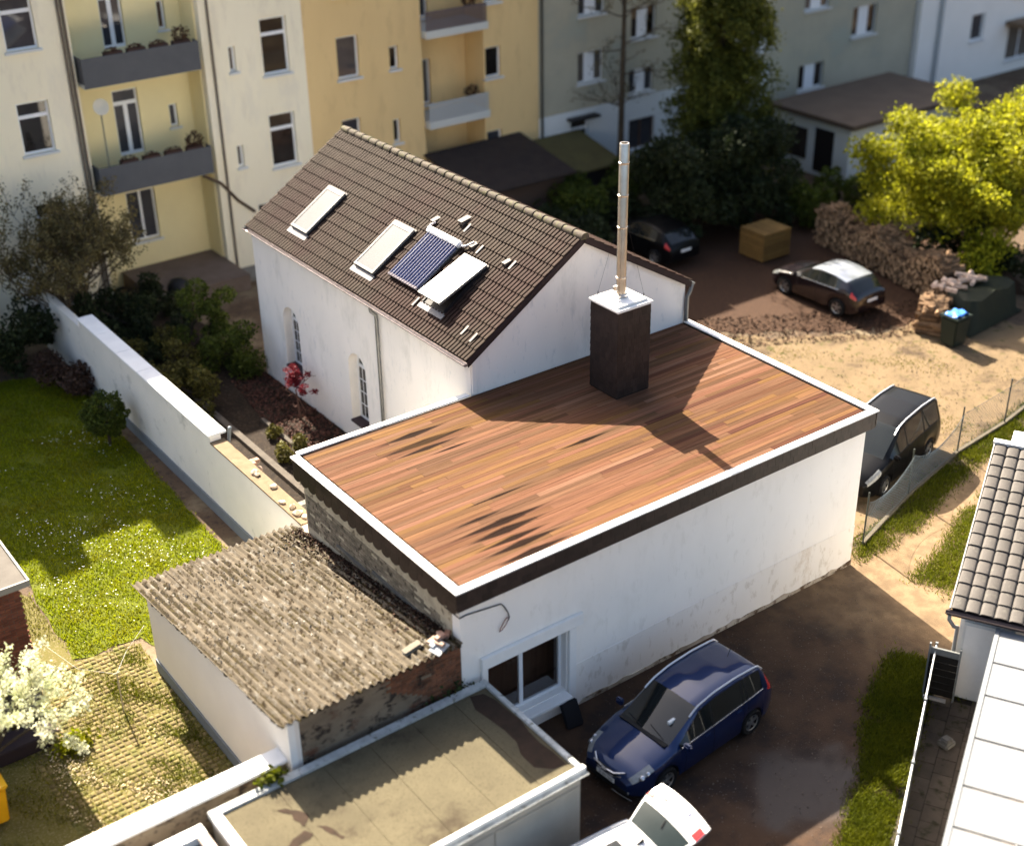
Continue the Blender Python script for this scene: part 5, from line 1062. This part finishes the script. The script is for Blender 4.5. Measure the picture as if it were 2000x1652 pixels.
# cream house: left wing, recessed bay with balconies, right wing
cr = thing('cream_house', 'cream apartment house with grey balconies in a recessed bay', 'house', (6, 31, 0))
wl = [(1.40, 2.52, 6.2, 8.0, 'transom'), (1.45, 2.55, 9.75, 11.5, 'transom'), (1.4, 2.5, 2.6, 4.4, 'transom'), (-2.2, -1.0, 6.2, 8.0, 'transom'), (-2.2, -1.0, 9.75, 11.5, 'transom')]
facade(cr, FY_, -9, 3.66, -.1, 12.2, wl, M_CREAM)
wr_ = [(10.78, 11.88, 7.42, 9.52, 'transom'), (10.78, 11.87, 3.83, 5.9, 'transom'), (9.42, 9.68, 7.78, 8.72, 'plain'), (9.32, 9.58, 4.15, 5.0, 'plain'), (9.95, 10.45, 1.3, 2.5, 'plain')]
facade(cr, FY_, 8.42, 12.55, -.1, 12.2, wr_, M_CREAM)
bay = [(5.32, 6.3, 5.0, 7.46, 'door'), (5.34, 6.2, 8.95, 11.2, 'door'), (7.43, 7.76, 5.74, 6.6, 'plain'), (7.48, 7.78, 9.36, 10.4, 'plain'), (5.25, 6.4, 1.6, 3.6, 'double')]
facade(cr, FY_+1.5, 3.66, 8.42, -.1, 12.2, bay, M_YELL, 'bay_wall')
MB().box((3.66, FY_+.36, -.1), (3.72, FY_+1.49, 12.2)).box((8.36, FY_+.36, -.1), (8.42, FY_+1.49, 12.2)).build('bay_side', M_YELL, cr)
body(cr, -9, 12.55, FY_+1.9, 38, 12.2, M_CREAM)
for z, x0 in ((8.18, 3.74), (4.30, 3.74)):
    MB().box((x0, FY_-.4, z), (8.1, FY_+1.5, z+.14)).build('balcony_slab', M_SOFF, cr)
    bl = MB().box((x0, FY_-.44, z+.02), (8.1, FY_-.40, z+1.05)).box((x0, FY_-.40, z+.15), (x0+.04, FY_+.3, z+1.05)).box((8.06, FY_-.4, z+.15), (8.1, FY_+.0, z+1.05)).build('balcony', M_BALC, cr)
    for k in range(4): MB().box((x0+.9+k*.85, FY_-.38, z+.85), (x0+1.55+k*.85, FY_-.12, z+1.12)).build('flower_box', mat('flower_box', (.09, .05, .04), None, 3, .8), bl)
    stuff(leaves('flowers', mat('box_plants', (.16, .05, .04), (.08, .07, .03), 8, .8, island=.5), blob_pts([(x0+1.2+k*.85, FY_-.25, z+1.15, .3, .12, .12) for k in range(4)]+[(7.6, FY_-.1, z+1.3, .35, .3, .3)], 700), .05, bl))
for x in (3.38, 3.52, 8.75): MB().tube([(x, FY_-.06, .2), (x, FY_-.06, 12.2)], .05, 8).build('drainpipe', mat('drain_brown', (.25, .2, .15), None, 3, .6), cr)
MB().tube([(7.8, FY_-.05, 4.15), (8.5, FY_-.05, 3.7), (9.1, FY_-.05, 2.9), (9.75, FY_-.05, 2.3)], .06, 8).build('handrail', mat('rail_brown', (.14, .09, .06), None, 3, .6), cr)
for k in range(5): MB().box((8.5+k*.001, FY_-.9-.0, .0), (9.8, FY_-.9+.16*k*0+.8, .05)) if k == 0 else None
o = MB().box((4.6, FY_-1.9, .0), (8.4, FY_+1.4, .62)).build('terrace', mat('terrace_stone', (.25, .19, .16), (.2, .15, .12), 2, .9)); tag(o, 'raised brown terrace at the foot of the cream house', 'terrace')
o = MB().box((8.7, FY_-1.2, -.02), (12.4, FY_-.02, .12)).build('pale_kerb', M_CONC); tag(o, 'pale concrete apron along the cream house wall', 'apron')
gr_ = thing('kettle_barbecue', 'black covered barbecue standing on the garden near the terrace', 'barbecue', (5.3, 25.6, .46))
MB().lathe([(.0, .5), (.25, .52), (.42, .7), (.46, .88), (.42, 1.05), (.28, 1.2), (.0, 1.26)], 18, Matrix.Translation((5.3, 26.0, .2))).build('bowl', M_PLAST, gr_, smooth=50)
for a in (0, 2.1, 4.2): MB().tube([(5.3+.2*math.cos(a), 26+.2*math.sin(a), .75), (5.3+.36*math.cos(a), 26+.36*math.sin(a), .46)], .02, 6).build('leg', M_PLAST, gr_)
# satellite dish on the balcony
ds = thing('satellite_dish', 'grey satellite dish on a mast on the lower balcony', 'satellite dish', (4.2, FY_-.1, 5.4))
MB().lathe([(.0, .0), (.14, .015), (.27, .055), (.29, .06)], 18, Matrix.Translation((4.25, FY_-.2, 7.45)) @ Matrix.Rotation(R(70), 4, 'X')).build('dish', mat('dish_grey', (.6, .56, .46), None, 3, .6), ds, smooth=50)
MB().tube([(4.25, FY_-.12, 4.46), (4.25, FY_-.15, 7.4)], .025, 8).build('mast', M_ZINC, ds)
# chimneys and dormers that notch the roofline's shadow
for x in (-4.2, -1.6, 1.6): MB().box((x-.55, FY_+.6, 12.2), (x+.55, FY_+1.9, 13.7)).build('dormer', M_CREAM, cr)
# ochre house
oc = thing('ochre_house', 'ochre apartment house with pale balconies', 'house', (18, 31, 0))
facade(oc, FY_+.03, 12.56, 17.85, -.1, 12.0, [(13.95, 14.93, 6.72, 8.35, 'plain'), (16.32, 16.74, 6.73, 7.65, 'plain'), (13.94, 14.8, 3.5, 5.1, 'plain'), (16.32, 16.66, 3.72, 4.7, 'plain'), (13.95, 14.93, 9.9, 11.4, 'plain')], M_OCH)
facade(oc, FY_+.03, 20.9, 23.78, -.1, 12.0, [(20.98, 21.78, 5.6, 6.88, 'plain'), (20.98, 21.78, 2.66, 3.3, 'plain'), (20.98, 21.78, 8.7, 9.9, 'plain')], M_OCH)
facade(oc, FY_+1.4, 17.85, 20.9, -.1, 12.0, [(18.3, 19.1, 4.6, 6.5, 'plain'), (18.3, 19.1, 8.2, 9.9, 'plain')], M_OCH, 'bay_wall')
MB().box((17.79, FY_+.39, -.1), (17.84, FY_+1.39, 12)).box((20.91, FY_+.39, -.1), (20.96, FY_+1.39, 12)).build('bay_side', M_OCH, oc)
body(oc, 12.56, 23.78, FY_+1.8, 38, 12.0, M_OCH)
for z, m in ((7.75, mat('brown_rail', (.2, .15, .15), None, 3, .7)), (4.05, M_BALW)):
    MB().box((17.9, FY_-.3, z), (20.95, FY_+1.4, z+.3)).build('balcony_slab', M_SOFF, oc)
    bl = MB().box((17.9, FY_-.28, z+1.0), (20.9, FY_-.24, z+1.06)).build('balcony', m, oc)
    for k in range(24): MB().box((17.92+k*.125, FY_-.275, z+.3), (17.92+k*.125+.085, FY_-.25, z+1.0)).build('baluster', m, bl)
    stuff(leaves('flowers', MATS['box_plants'], blob_pts([(20.2, FY_, z+1.2, .35, .2, .22)], 200), .06, bl))
# grey house
gy = thing('grey_house', 'grey green apartment house with pale blue ground floor', 'house', (36, 31, 0))
wz = [(25.95, 27.45, 7.45, 8.9, 'wide'), (29.0, 30.5, 6.0, 7.45, 'wide'), (25.95, 27.42, 4.5, 5.88, 'wide'), (28.95, 30.45, 3.5, 4.65, 'wide'), (32.2, 33.6, 4.47, 5.82, 'wide'), (37.05, 38.3, 4.2, 5.6, 'wide'), (40.25, 42.1, 2.92, 4.25, 'wide'), (40.3, 42.1, 5.68, 7.0, 'wide'), (43.95, 45.8, 3.85, 5.38, 'wide'), (33.6, 34.9, 7.5, 8.9, 'wide')]
MB().panel((0, FY_+.02, 0), (1, 0, 0), (0, -1, 0), rect(23.79, 48.9, 3.36, 11.5), [rect(*w[:4]) for w in wz if w[2] > 3.4], .35).build('wall', M_GREY, gy)
for w in wz:
    if w[2] > 3.4: win_at(gy, FY_+.02, *w[:4], style='wide')
MB().panel((0, FY_+.0, 0), (1, 0, 0), (0, -1, 0), rect(23.79, 34, -.1, 3.355), [rect(25.56, 26.6, .6, 2.97), rect(29.0, 30.6, .9, 2.3)], .35).build('ground_floor_wall', M_LBLUE, gy)
win_at(gy, FY_, 25.56, 26.6, .6, 2.97, 'door'); win_at(gy, FY_, 29.0, 30.6, .9, 2.3, 'double', m=mat('brown_frame', (.16, .09, .06), None, 3, .7))
MB().panel((0, FY_+.02, 0), (1, 0, 0), (0, -1, 0), rect(34, 48.9, -.1, 3.355), [rect(40.25, 42.1, 1.7, 3.0)], .35).build('ground_floor_wall', M_GREY, gy); win_at(gy, FY_+.02, 40.25, 42.1, 1.7, 3.0, 'wide')
MB().box((37.3, FY_-.2, -.1), (37.9, FY_-.0, 3.6)).build('buttress', M_LBLUE, gy)
MB().box((25.3, FY_-.5, 3.0), (26.9, FY_-.02, 3.1)).build('canopy', M_DARK, gy)
MB().box((23.8, FY_+.4, -.1), (48.88, 38, 11.5)).build('rear_block', M_GREY, gy)
v = [(23.8, FY_-.4, 11.5), (48.9, FY_-.4, 11.5), (48.9, 38, 11.5), (23.8, 38, 11.5), (23.8, 33.5, 13.2), (48.9, 33.5, 13.2)]
MB().add(v, [(0, 1, 5, 4), (2, 3, 4, 5), (0, 4, 3), (1, 2, 5), (0, 3, 2, 1)]).build('roof', M_ROOFR, gy)
MB().tube([(23.9, FY_-.08, .2), (23.9, FY_-.08, 11.5)], .06, 8).build('drainpipe', mat('drain_dark', (.14, .13, .1), None, 3, .6), gy)
# white house at the far right
wh = thing('white_house', 'white house with a dark balcony recess at the end of the row', 'house', (55, 30, 0))
facade(wh, FY_-.3, 49, 70, -.1, 9.5, [(53.5, 54.65, 2.25, 3.7, 'plain'), (50.4, 51.2, 6.0, 7.2, 'plain'), (57.0, 59.6, .6, 2.6, 'double'), (57.0, 59.6, 4.2, 5.8, 'double')], M_WFAC)
MB().box((49.02, FY_+.06, -.1), (70, 38, 9.5)).build('rear_block', M_WFAC, wh)
MB().tube([(50.6, FY_-.42, 0), (50.6, FY_-.42, 9.5)], .12, 8).build('drainpipe', M_BALW, wh)
MB().box((56.6, FY_-1.5, 2.7), (62, FY_-.32, 2.95)).build('balcony_slab', mat('balcony_brown', (.3, .2, .12), None, 3, .8), wh)
# outbuildings in the gardens
ob1 = thing('flat_outbuilding', 'flat roofed garden outbuilding with pale doors before the grey house', 'outbuilding', (40, 23, 0))
MB().box((35.2, 20.6, -.05), (43, 25.3, 2.6)).build('wall', M_LBLUE, ob1); MB().box((34.9, 20.2, 2.6), (43.4, 25.4, 2.82)).build('roof', mat('brown_flat_roof', (.19, .14, .1), (.15, .11, .08), 1, .9), ob1)
MB().box((35.16, 21.5, .2), (35.2, 22.6, 2.2)).build('door', M_DARK, ob1); MB().box((35.14, 23.1, .6), (35.2, 24.4, 2.0)).build('window', M_GLASS, ob1)
ob2 = thing('brown_outbuilding', 'dark brown roofed outbuilding behind the yellow tree', 'outbuilding', (44, 18, 0))
MB().box((41.5, 14, -.05), (52, 19.5, 2.4)).build('wall', mat('dark_wall', (.09, .06, .05), None, 2, .9), ob2)
v = [(41.2, 13.7, 2.4), (52.3, 13.7, 2.4), (52.3, 19.8, 2.4), (41.2, 19.8, 2.4), (41.2, 16.8, 3.6), (52.3, 16.8, 3.6)]
MB().add(v, [(0, 1, 5, 4), (2, 3, 4, 5), (0, 4, 3), (1, 2, 5), (0, 3, 2, 1)]).build('roof', mat('dark_brown_roof', (.06, .038, .035), (.05, .03, .03), 2, .9), ob2)
ob3 = thing('lean_to', 'brown roofed lean-to against the ochre house', 'lean-to', (20.5, 27, 0))
MB().box((17.9, 24.9, -.05), (22.4, 28.4, 2.2)).build('wall', mat('lean_wall', (.12, .08, .06), None, 2, .9), ob3)
v = [(17.7, 24.5, 2.25), (22.7, 24.5, 2.25), (22.7, 28.48, 3.0), (17.7, 28.48, 3.0), (17.7, 24.5, 2.15), (22.7, 24.5, 2.15), (22.7, 28.48, 2.9), (17.7, 28.48, 2.9)]
FQ = [(0, 1, 2, 3), (7, 6, 5, 4), (0, 4, 5, 1), (1, 5, 6, 2), (2, 6, 7, 3), (3, 7, 4, 0)]
MB().add(v, FQ).build('roof', mat('lean_roof', (.07, .05, .04), (.05, .035, .03), 2, .9), ob3)
ob4 = thing('garden_shed', 'small shed with a mossy roof before the grey house', 'shed', (24.6, 27, 0))
MB().box((23.0, 25.6, -.05), (25.7, 28.4, 1.75)).build('wall', mat('shed_dark', (.05, .04, .035), None, 2, .9), ob4)
v = [(22.8, 25.3, 1.8), (26.0, 25.3, 1.8), (26.0, 28.45, 2.5), (22.8, 28.45, 2.5), (22.8, 25.3, 1.7), (26.0, 25.3, 1.7), (26.0, 28.45, 2.4), (22.8, 28.45, 2.4)]
MB().add(v, FQ).build('roof', mat('moss_roof', (.19, .16, .06), (.15, .12, .05), 1.5, .95), ob4)

# ------------------------------------------------------------------ yard clutter
M_LOG = mat('split_log', (.36, .22, .12), (.2, .12, .065), 14, .9, island=.5)
def logpile(name, label, a, b, w, h, n, group=None, top=True):
    a, b = Vector((*a, 0)), Vector((*b, 0)); d = b-a; L = d.length; d.normalize(); nrm = Vector((-d.y, d.x, 0)); t = thing(name, label, 'log pile', (a+b)/2, group); mb = MB(); ends = MB()
    for k in range(n):
        u = random.random()*L; z = random.random()*h*(.8+.2*math.sin(u*2.1)); r = random.uniform(.06, .11); l = w*random.uniform(.42, .55); j = random.gauss(0, .05)
        c = a+d*u+Vector((0, 0, z+r*.6)); ax = (nrm+d*random.gauss(0, .1)).normalized(); mb.tube([c-ax*(l+j), c+ax*(l-j)], r, random.choice((4, 5, 6))); kk = random.choice((5, 6)); e1 = d*r*.9; e2 = UP*r*.9; cc = c+ax*(l-j+.004); ends.add([cc+e1*math.cos(6.283*i/kk)+e2*math.sin(6.283*i/kk) for i in range(kk)], [tuple(range(kk))])
    for k in range(n//6):
        u = random.random()*L; c = a+d*u+nrm*random.uniform(-w*.4, w*.4)+Vector((0, 0, h*(.85+.15*math.sin(u*2.1))+random.uniform(0, .1))); ax = Vector((random.gauss(0, 1), random.gauss(0, 1), random.gauss(0, .2))).normalized(); mb.tube([c-ax*.2, c+ax*.2], random.uniform(.06, .1), 5)
    stuff(mb.build('logs', M_LOG, t, fix=False)); stuff(ends.build('cut_ends', mat('cut_wood', (.55, .37, .21), (.38, .23, .12), 14, .9, island=.45), t, fix=False)); MB().box((0, -w*.38, 0), (L, w*.38, h*.72), frame3(a, d, nrm, UP)).build('core', mat('log_core', (.09, .055, .035), None, 3, .95), t); return t
logpile('log_pile', 'long stack of split firewood behind the black hatchback', (28.2, 9.4), (29.4, 16.6), 1.0, 1.5, 1150)
logpile('log_pile', 'short heap of pale split logs beside the green bin', (25.3, 8.0), (27.2, 9.0), .9, 1.0, 320)
cb = thing('wooden_crate', 'ochre wooden crate box standing at the edge of the shade', 'crate', (26.2, 16.9, 0))
MB().box((25.5, 16.25, .05), (26.95, 17.5, 1.15)).build('core', mat('crate_inner', (.2, .11, .035), (.2, .12, .05), 6, .9), cb)
M_CR = mat('crate_board', (.34, .19, .055), (.26, .145, .04), 5, .85, rnd=.25); cm = unit_mesh('board', M_CR)
for k in range(7):
    z = .14+k*.16; piece('board', cm, SM(25.48, 16.87, z, .03, 1.3, .13), cb); piece('board', cm, SM(26.22, 16.23, z, 1.5, .03, .13), cb)
for k in range(8): piece('board', cm, SM(25.6+k*.18, 16.87, 1.17, .16, 1.3, .03), cb)
bn = thing('green_bin', 'dark green wheeled bin at the corner of the log heap', 'bin', (25.3, 7.0, 0)); v = []
for z, k in ((.05, .82), (1.05, 1.0)): v += [(25.35+x*k, 7.0+y*k, z) for x, y in ((-.38, -.36), (.38, -.36), (.38, .36), (-.38, .36))]
MB().add(v, [(3, 2, 1, 0), (4, 5, 6, 7), (0, 1, 5, 4), (1, 2, 6, 5), (2, 3, 7, 6), (3, 0, 4, 7)]).build('body', mat('bin_green', (.018, .032, .026), None, 3, .5), bn, bevel=.04)
MB().box((24.93, 6.6, 1.06), (25.77, 7.4, 1.14)).build('lid', MATS['bin_green'], bn, bevel=.03)
v = [(25.0+.7*i/8, 6.72+.5*j/5, 1.16+.07*math.sin(i*1.3)*math.cos(j*1.1)+.05*math.sin(i*math.pi/8)) for i in range(9) for j in range(6)]
o = MB().add(v, [(i*6+j, (i+1)*6+j, (i+1)*6+j+1, i*6+j+1) for i in range(8) for j in range(5)]).build('blue_bag', mat('blue_plastic', (.06, .2, .62), None, 3, .35), smooth=60); sol = o.modifiers.new('solid', 'SOLIDIFY'); sol.thickness = .03; tag(o, 'bright blue plastic bag lying on the green bin lid', 'bag')
tp = thing('tarpaulin', 'dark green tarpaulin over a stack behind the bin', 'tarpaulin', (27.5, 7.8, 0))
v = []
for i in range(9):
    for j in range(7): x = 26.2+3.4*i/8; y = 6.9+1.7*j/6; e = (i in (0, 8)) or (j in (0, 6)); v.append((x, y+.12*i*.3, (.05 if e else 1.15+.1*math.sin(i*1.7+j))))
MB().add(v, [(i*7+j, (i+1)*7+j, (i+1)*7+j+1, i*7+j+1) for i in range(8) for j in range(6)]).build('sheet', mat('tarp_green', (.03, .036, .018), (.02, .026, .014), 3, .6), tp, smooth=60)
mb = MB()
for k in range(26): c = Vector((random.uniform(26.4, 28.4), random.uniform(8.1, 8.9), 1.25+random.uniform(0, .1))); ax = Vector((random.gauss(0, 1), random.gauss(0, 1), .1)).normalized(); mb.tube([c-ax*.2, c+ax*.2], random.uniform(.07, .1), 5)
stuff(mb.build('logs', mat('pale_log', (.6, .45, .34), (.5, .36, .27), 10, .9, island=.3), tp, fix=False))

# ------------------------------------------------------------------ trees and shrubs
M_BARK = mat('bark', (.09, .07, .05), (.055, .042, .03), 8, .95, .5, 30); M_TWIG = mat('twigs', (.16, .12, .08), (.1, .075, .05), 5, .95)
def leafmat(n, c1, c2, sub=.35, isl=.5): return mat(n, c1, c2, 1.2, .7, island=isl, sub=sub)
L_DARK = leafmat('dark_evergreen', (.045, .06, .018), (.03, .042, .014), .2); L_MID = leafmat('mid_green_leaves', (.12, .155, .02), (.085, .115, .016), .35)
L_CON = leafmat('conifer_needles', (.20, .205, .03), (.13, .145, .022), .35); L_YEL = leafmat('fresh_yellow_leaves', (.46, .44, .02), (.33, .36, .018), .45, .55)
L_OLI = leafmat('olive_leaves', (.18, .165, .035), (.13, .115, .025), .35); L_RED = leafmat('red_leaves', (.30, .03, .04), (.22, .02, .035), .3, .4)
L_BLO = leafmat('blossom', (.80, .78, .62), (.62, .66, .36), .45, .25); L_BUD = leafmat('buds', (.27, .22, .09), (.17, .135, .05), .3)
def bush(name, label, cat, blobs, n, size, lm, group=None, stems=True, z0=None):
    b = blobs[0]; base = (b[0], b[1], max(0., b[2]-b[5]) if z0 is None else z0); t = thing(name, label, cat, base, group)
    leaves('crown', lm, blob_pts(blobs, n), size, t)
    if stems:
        mb = MB()
        for q in blobs[:6]: mb.tube([base, ((base[0]+q[0])/2+random.gauss(0, .1), (base[1]+q[1])/2, (base[2]+q[2])/2), (q[0], q[1], q[2]+q[5]*.3)], [.06, .04, .015], 6)
        mb.build('trunk', M_BARK, t, fix=False)
    return t
gcl = lambda s: s*max(-1.5, min(1.5, random.gauss(0, 1)))
rb_ = lambda c, n, sp, r: [(c[0]+gcl(sp[0]), c[1]+gcl(sp[1]), c[2]+gcl(sp[2]), r*random.uniform(.6, 1.25), r*random.uniform(.6, 1.25), r*random.uniform(.55, 1.1)) for _ in range(n)]
# round clipped bush on the lawn
rbsh = thing('round_bush', 'round clipped green bush on a short stem by the garden wall', 'bush', (-.62, 18.3, 0))
leaves('crown', L_MID, blob_pts([(-.62, 18.3, 1.05, .66, .66, .66)], 5200, .75), .05, rbsh); MB().tube([(-.62, 18.3, 0), (-.6, 18.3, .9)], .05, 7).build('trunk', M_BARK, rbsh)
# bare budding tree over the wall
bt = thing('budding_tree', 'bare budding tree in front of the cream house', 'tree', (1.1, 25.6, .4)); tips = []; mb = MB()
for k in range(8): branches(mb, (1.1, 25.6, .4), (math.cos(k*.785)*.6+random.gauss(0, .2), math.sin(k*.785)*.5, 1), 2.2, .08, 3, tips, .55, .72, .18, 4)
mb.build('trunk', M_TWIG, bt, fix=False); tp_ = np.array([tuple(p_) for p_ in tips]); tp_ = tp_[RNG.integers(0, len(tp_), 22000)]+RNG.normal(0, .09, (22000, 3)); leaves('crown', L_BUD, tp_, .055, bt)
# garden shrubs
bush('garden_shrub', 'dark leafy shrub in the shade by the cream house terrace', 'shrub', rb_((3.0, 24.2, 1.2), 22, (1.1, 1.5, .4), .5), 9000, .075, L_DARK, None, True, .46)
bush('garden_shrub', 'olive green shrub behind the pale wall coping', 'shrub', rb_((2.0, 19.6, 1.0), 24, (.7, 1.6, .35), .42), 9000, .06, L_OLI, None, True, .46)
bush('garden_shrub', 'bushy green shrub climbing at the far corner of the white house', 'shrub', rb_((4.2, 20.2, 1.7), 26, (.45, 1.0, .7), .42), 10000, .06, L_MID, None, True, .46)
bush('garden_shrub', 'low green plants along the garden bed edging', 'plants', rb_((3.3, 12.6, .7), 6, (.5, 1.8, .06), .35), 3200, .06, L_OLI, None, False, .46)
bush('garden_shrub', 'small green plant beside the concrete cross wall', 'plants', rb_((3.2, 10.0, .75), 3, (.3, .3, .08), .3), 1500, .06, L_MID, None, False, .46)
bush('garden_hedge', 'dark hedge mass along the far lawn edge', 'hedge', rb_((-2.6, 25.5, 1.2), 28, (2.0, .7, .5), .6), 10000, .08, L_DARK)
bush('garden_shrub', 'brown twiggy shrub at the foot of the white garden wall', 'shrub', rb_((-.3, 22.5, .6), 5, (.25, 1.0, .1), .5), 3200, .06, leafmat('brown_leaves', (.13, .07, .045), (.09, .05, .035), .2))
# red maple
rm_ = thing('red_maple', 'small red leaved maple in front of the white house wall', 'tree', (4.45, 15.4, .46)); tips = []; mb = MB()
branches(mb, (4.45, 15.4, .46), (.05, .25, 1), 1.0, .035, 2, tips, .6, .6, .05, 4); mb.build('trunk', mat('reddish_bark', (.22, .12, .09), None, 4, .9), rm_, fix=False)
leaves('crown', L_RED, blob_pts([(4.5+random.gauss(0, .1), 15.6+random.gauss(0, .45), 1.75+random.gauss(0, .2), .14, .18, .07) for _ in range(24)], 1700, .1), .038, rm_, .4)
# blossom tree at the left
bl_ = thing('blossom_tree', 'small tree covered in white blossom beside the brick outhouse', 'tree', (-8.3, 5.0, 0)); tips = []; mb = MB()
MB().tube([(-8.3, 5.0, 0), (-8.25, 5.0, 1.4)], [.09, .07], 8).build('trunk', M_BARK, bl_)
for k in range(9): branches(mb, (-8.25, 5.0, 1.3), (random.gauss(.45, .5), random.gauss(.1, .5), .8), 1.15, .04, 2, tips, .5, .7, .12, 4)
mb.build('branches', M_BARK, bl_, fix=False); tp_ = np.array([tuple(p_) for p_ in tips]); k_ = RNG.integers(0, len(tp_), 11000); leaves('crown', L_BLO, tp_[k_]+RNG.normal(0, .055, (11000, 3)), .04, bl_)
# big dark evergreen and conifer, bushes behind the roof
bush('dark_evergreen', 'big dark evergreen bush behind the wooden crate', 'bush', rb_((26.6, 20.2, 2.3), 50, (1.6, 1.1, 1.1), .75), 26000, .1, L_DARK)
cf = thing('conifer', 'tall drooping conifer in front of the grey house', 'tree', (29.4, 23.2, 0)); MB().tube([(29.4, 23.2, 0), (29.4, 23.2, 7), (29.5, 23.2, 15)], [.32, .2, .04], 9).build('trunk', M_BARK, cf)
P_ = []
for k in range(420):
    z = RNG.uniform(1.2, 14.5); rad = (1-(z/18)**1.3)*RNG.uniform(1.4, 3.7); a = RNG.uniform(0, 6.283); n = 230; s = RNG.uniform(.1, 1, n)**.7
    P_.append(np.stack([29.4+np.cos(a)*rad*s, 23.2+np.sin(a)*rad*s, z-.9*s*s+.1*s], 1)+RNG.normal(0, 1, (n, 3))*np.array([.12, .12, .14])*(.5+s[:, None]))
leaves('crown', L_CON, np.vstack(P_), .11, cf, 0., .38)
bush('garden_shrub', 'green shrubs in the garden beyond the house ridge', 'shrub', rb_((23.5, 24.4, 1.2), 8, (1.6, .8, .2), 1.0), 9000, .1, L_MID)
bush('garden_shrub', 'dark ivy covered shrubs between the lean-to and the conifer', 'shrub', rb_((21.0, 22.4, .9), 7, (1.6, .8, .15), .9), 7000, .1, L_DARK)
bush('garden_shrub', 'dark green shrub before the grey house wall', 'shrub', rb_((36.2, 25.6, 1.0), 9, (1.4, 1.0, .2), 1.1), 9000, .12, L_DARK)
bush('garden_hedge', 'green hedge on the far side of the log pile', 'hedge', rb_((33.0, 17.5, .7), 9, (1.8, 1.6, .1), .9), 8000, .1, L_MID)
bush('garden_hedge', 'dark hedge under the yellow green tree', 'hedge', rb_((31.4, 9.6, 1.0), 8, (.8, 1.6, .2), .9), 7000, .1, L_DARK)
def crown_tree(label, base, centre, n, spread, r, cnt, size, lm, trunk=.16):
    t = thing('yellow_tree', label, 'tree', (*base, 0)); tips = []; mb = MB(); mb.tube([(*base, 0), ((base[0]+centre[0])/2, (base[1]+centre[1])/2, centre[2]*.45)], [trunk, trunk*.7], 9)
    bl = rb_(centre, n, spread, r)+rb_(centre, 12, [q*.5 for q in spread], r*1.9)
    for q in bl[:14]: mb.tube([((base[0]+centre[0])/2, (base[1]+centre[1])/2, centre[2]*.44), (q[0], q[1], q[2])], [trunk*.4, .02], 6)
    mb.build('trunk', M_BARK, t, fix=False); leaves('crown', lm, blob_pts(bl, cnt, .1), size, t)
crown_tree('large bright yellow green tree standing behind the tarpaulin', (32.2, 11.6), (32.0, 12.0, 3.4), 110, (1.75, 1.75, 1.5), .8, 70000, .09, L_YEL)
crown_tree('yellow green tree top beside the brown outbuilding', (40.5, 12.5), (40.6, 12.0, 3.6), 26, (.7, .7, .6), .6, 9000, .11, L_YEL)
tt = thing('bare_tree', 'slender bare tree with thin twigs in front of the grey house', 'tree', (26.7, 26.4, 0)); mb = MB(); tips = []
mb.tube([(26.7, 26.4, 0), (26.75, 26.4, 6), (26.7, 26.3, 13)], [.16, .11, .03], 8)
for k in range(26): z = random.uniform(3.5, 12.5); branches(mb, (26.7, 26.4, z), (random.gauss(0, 1), random.gauss(0, 1), .35), 1.5, .035, 1, tips, .5, .7, .1, 4)
mb.build('trunk', M_TWIG, tt, fix=False); tp_ = np.array([tuple(p_) for p_ in tips]); leaves('crown', leafmat('bare_tree_buds', (.17, .14, .05), (.13, .1, .04), .3), tp_[RNG.integers(0, len(tp_), 2600)]+RNG.normal(0, .1, (2600, 3)), .05, tt)
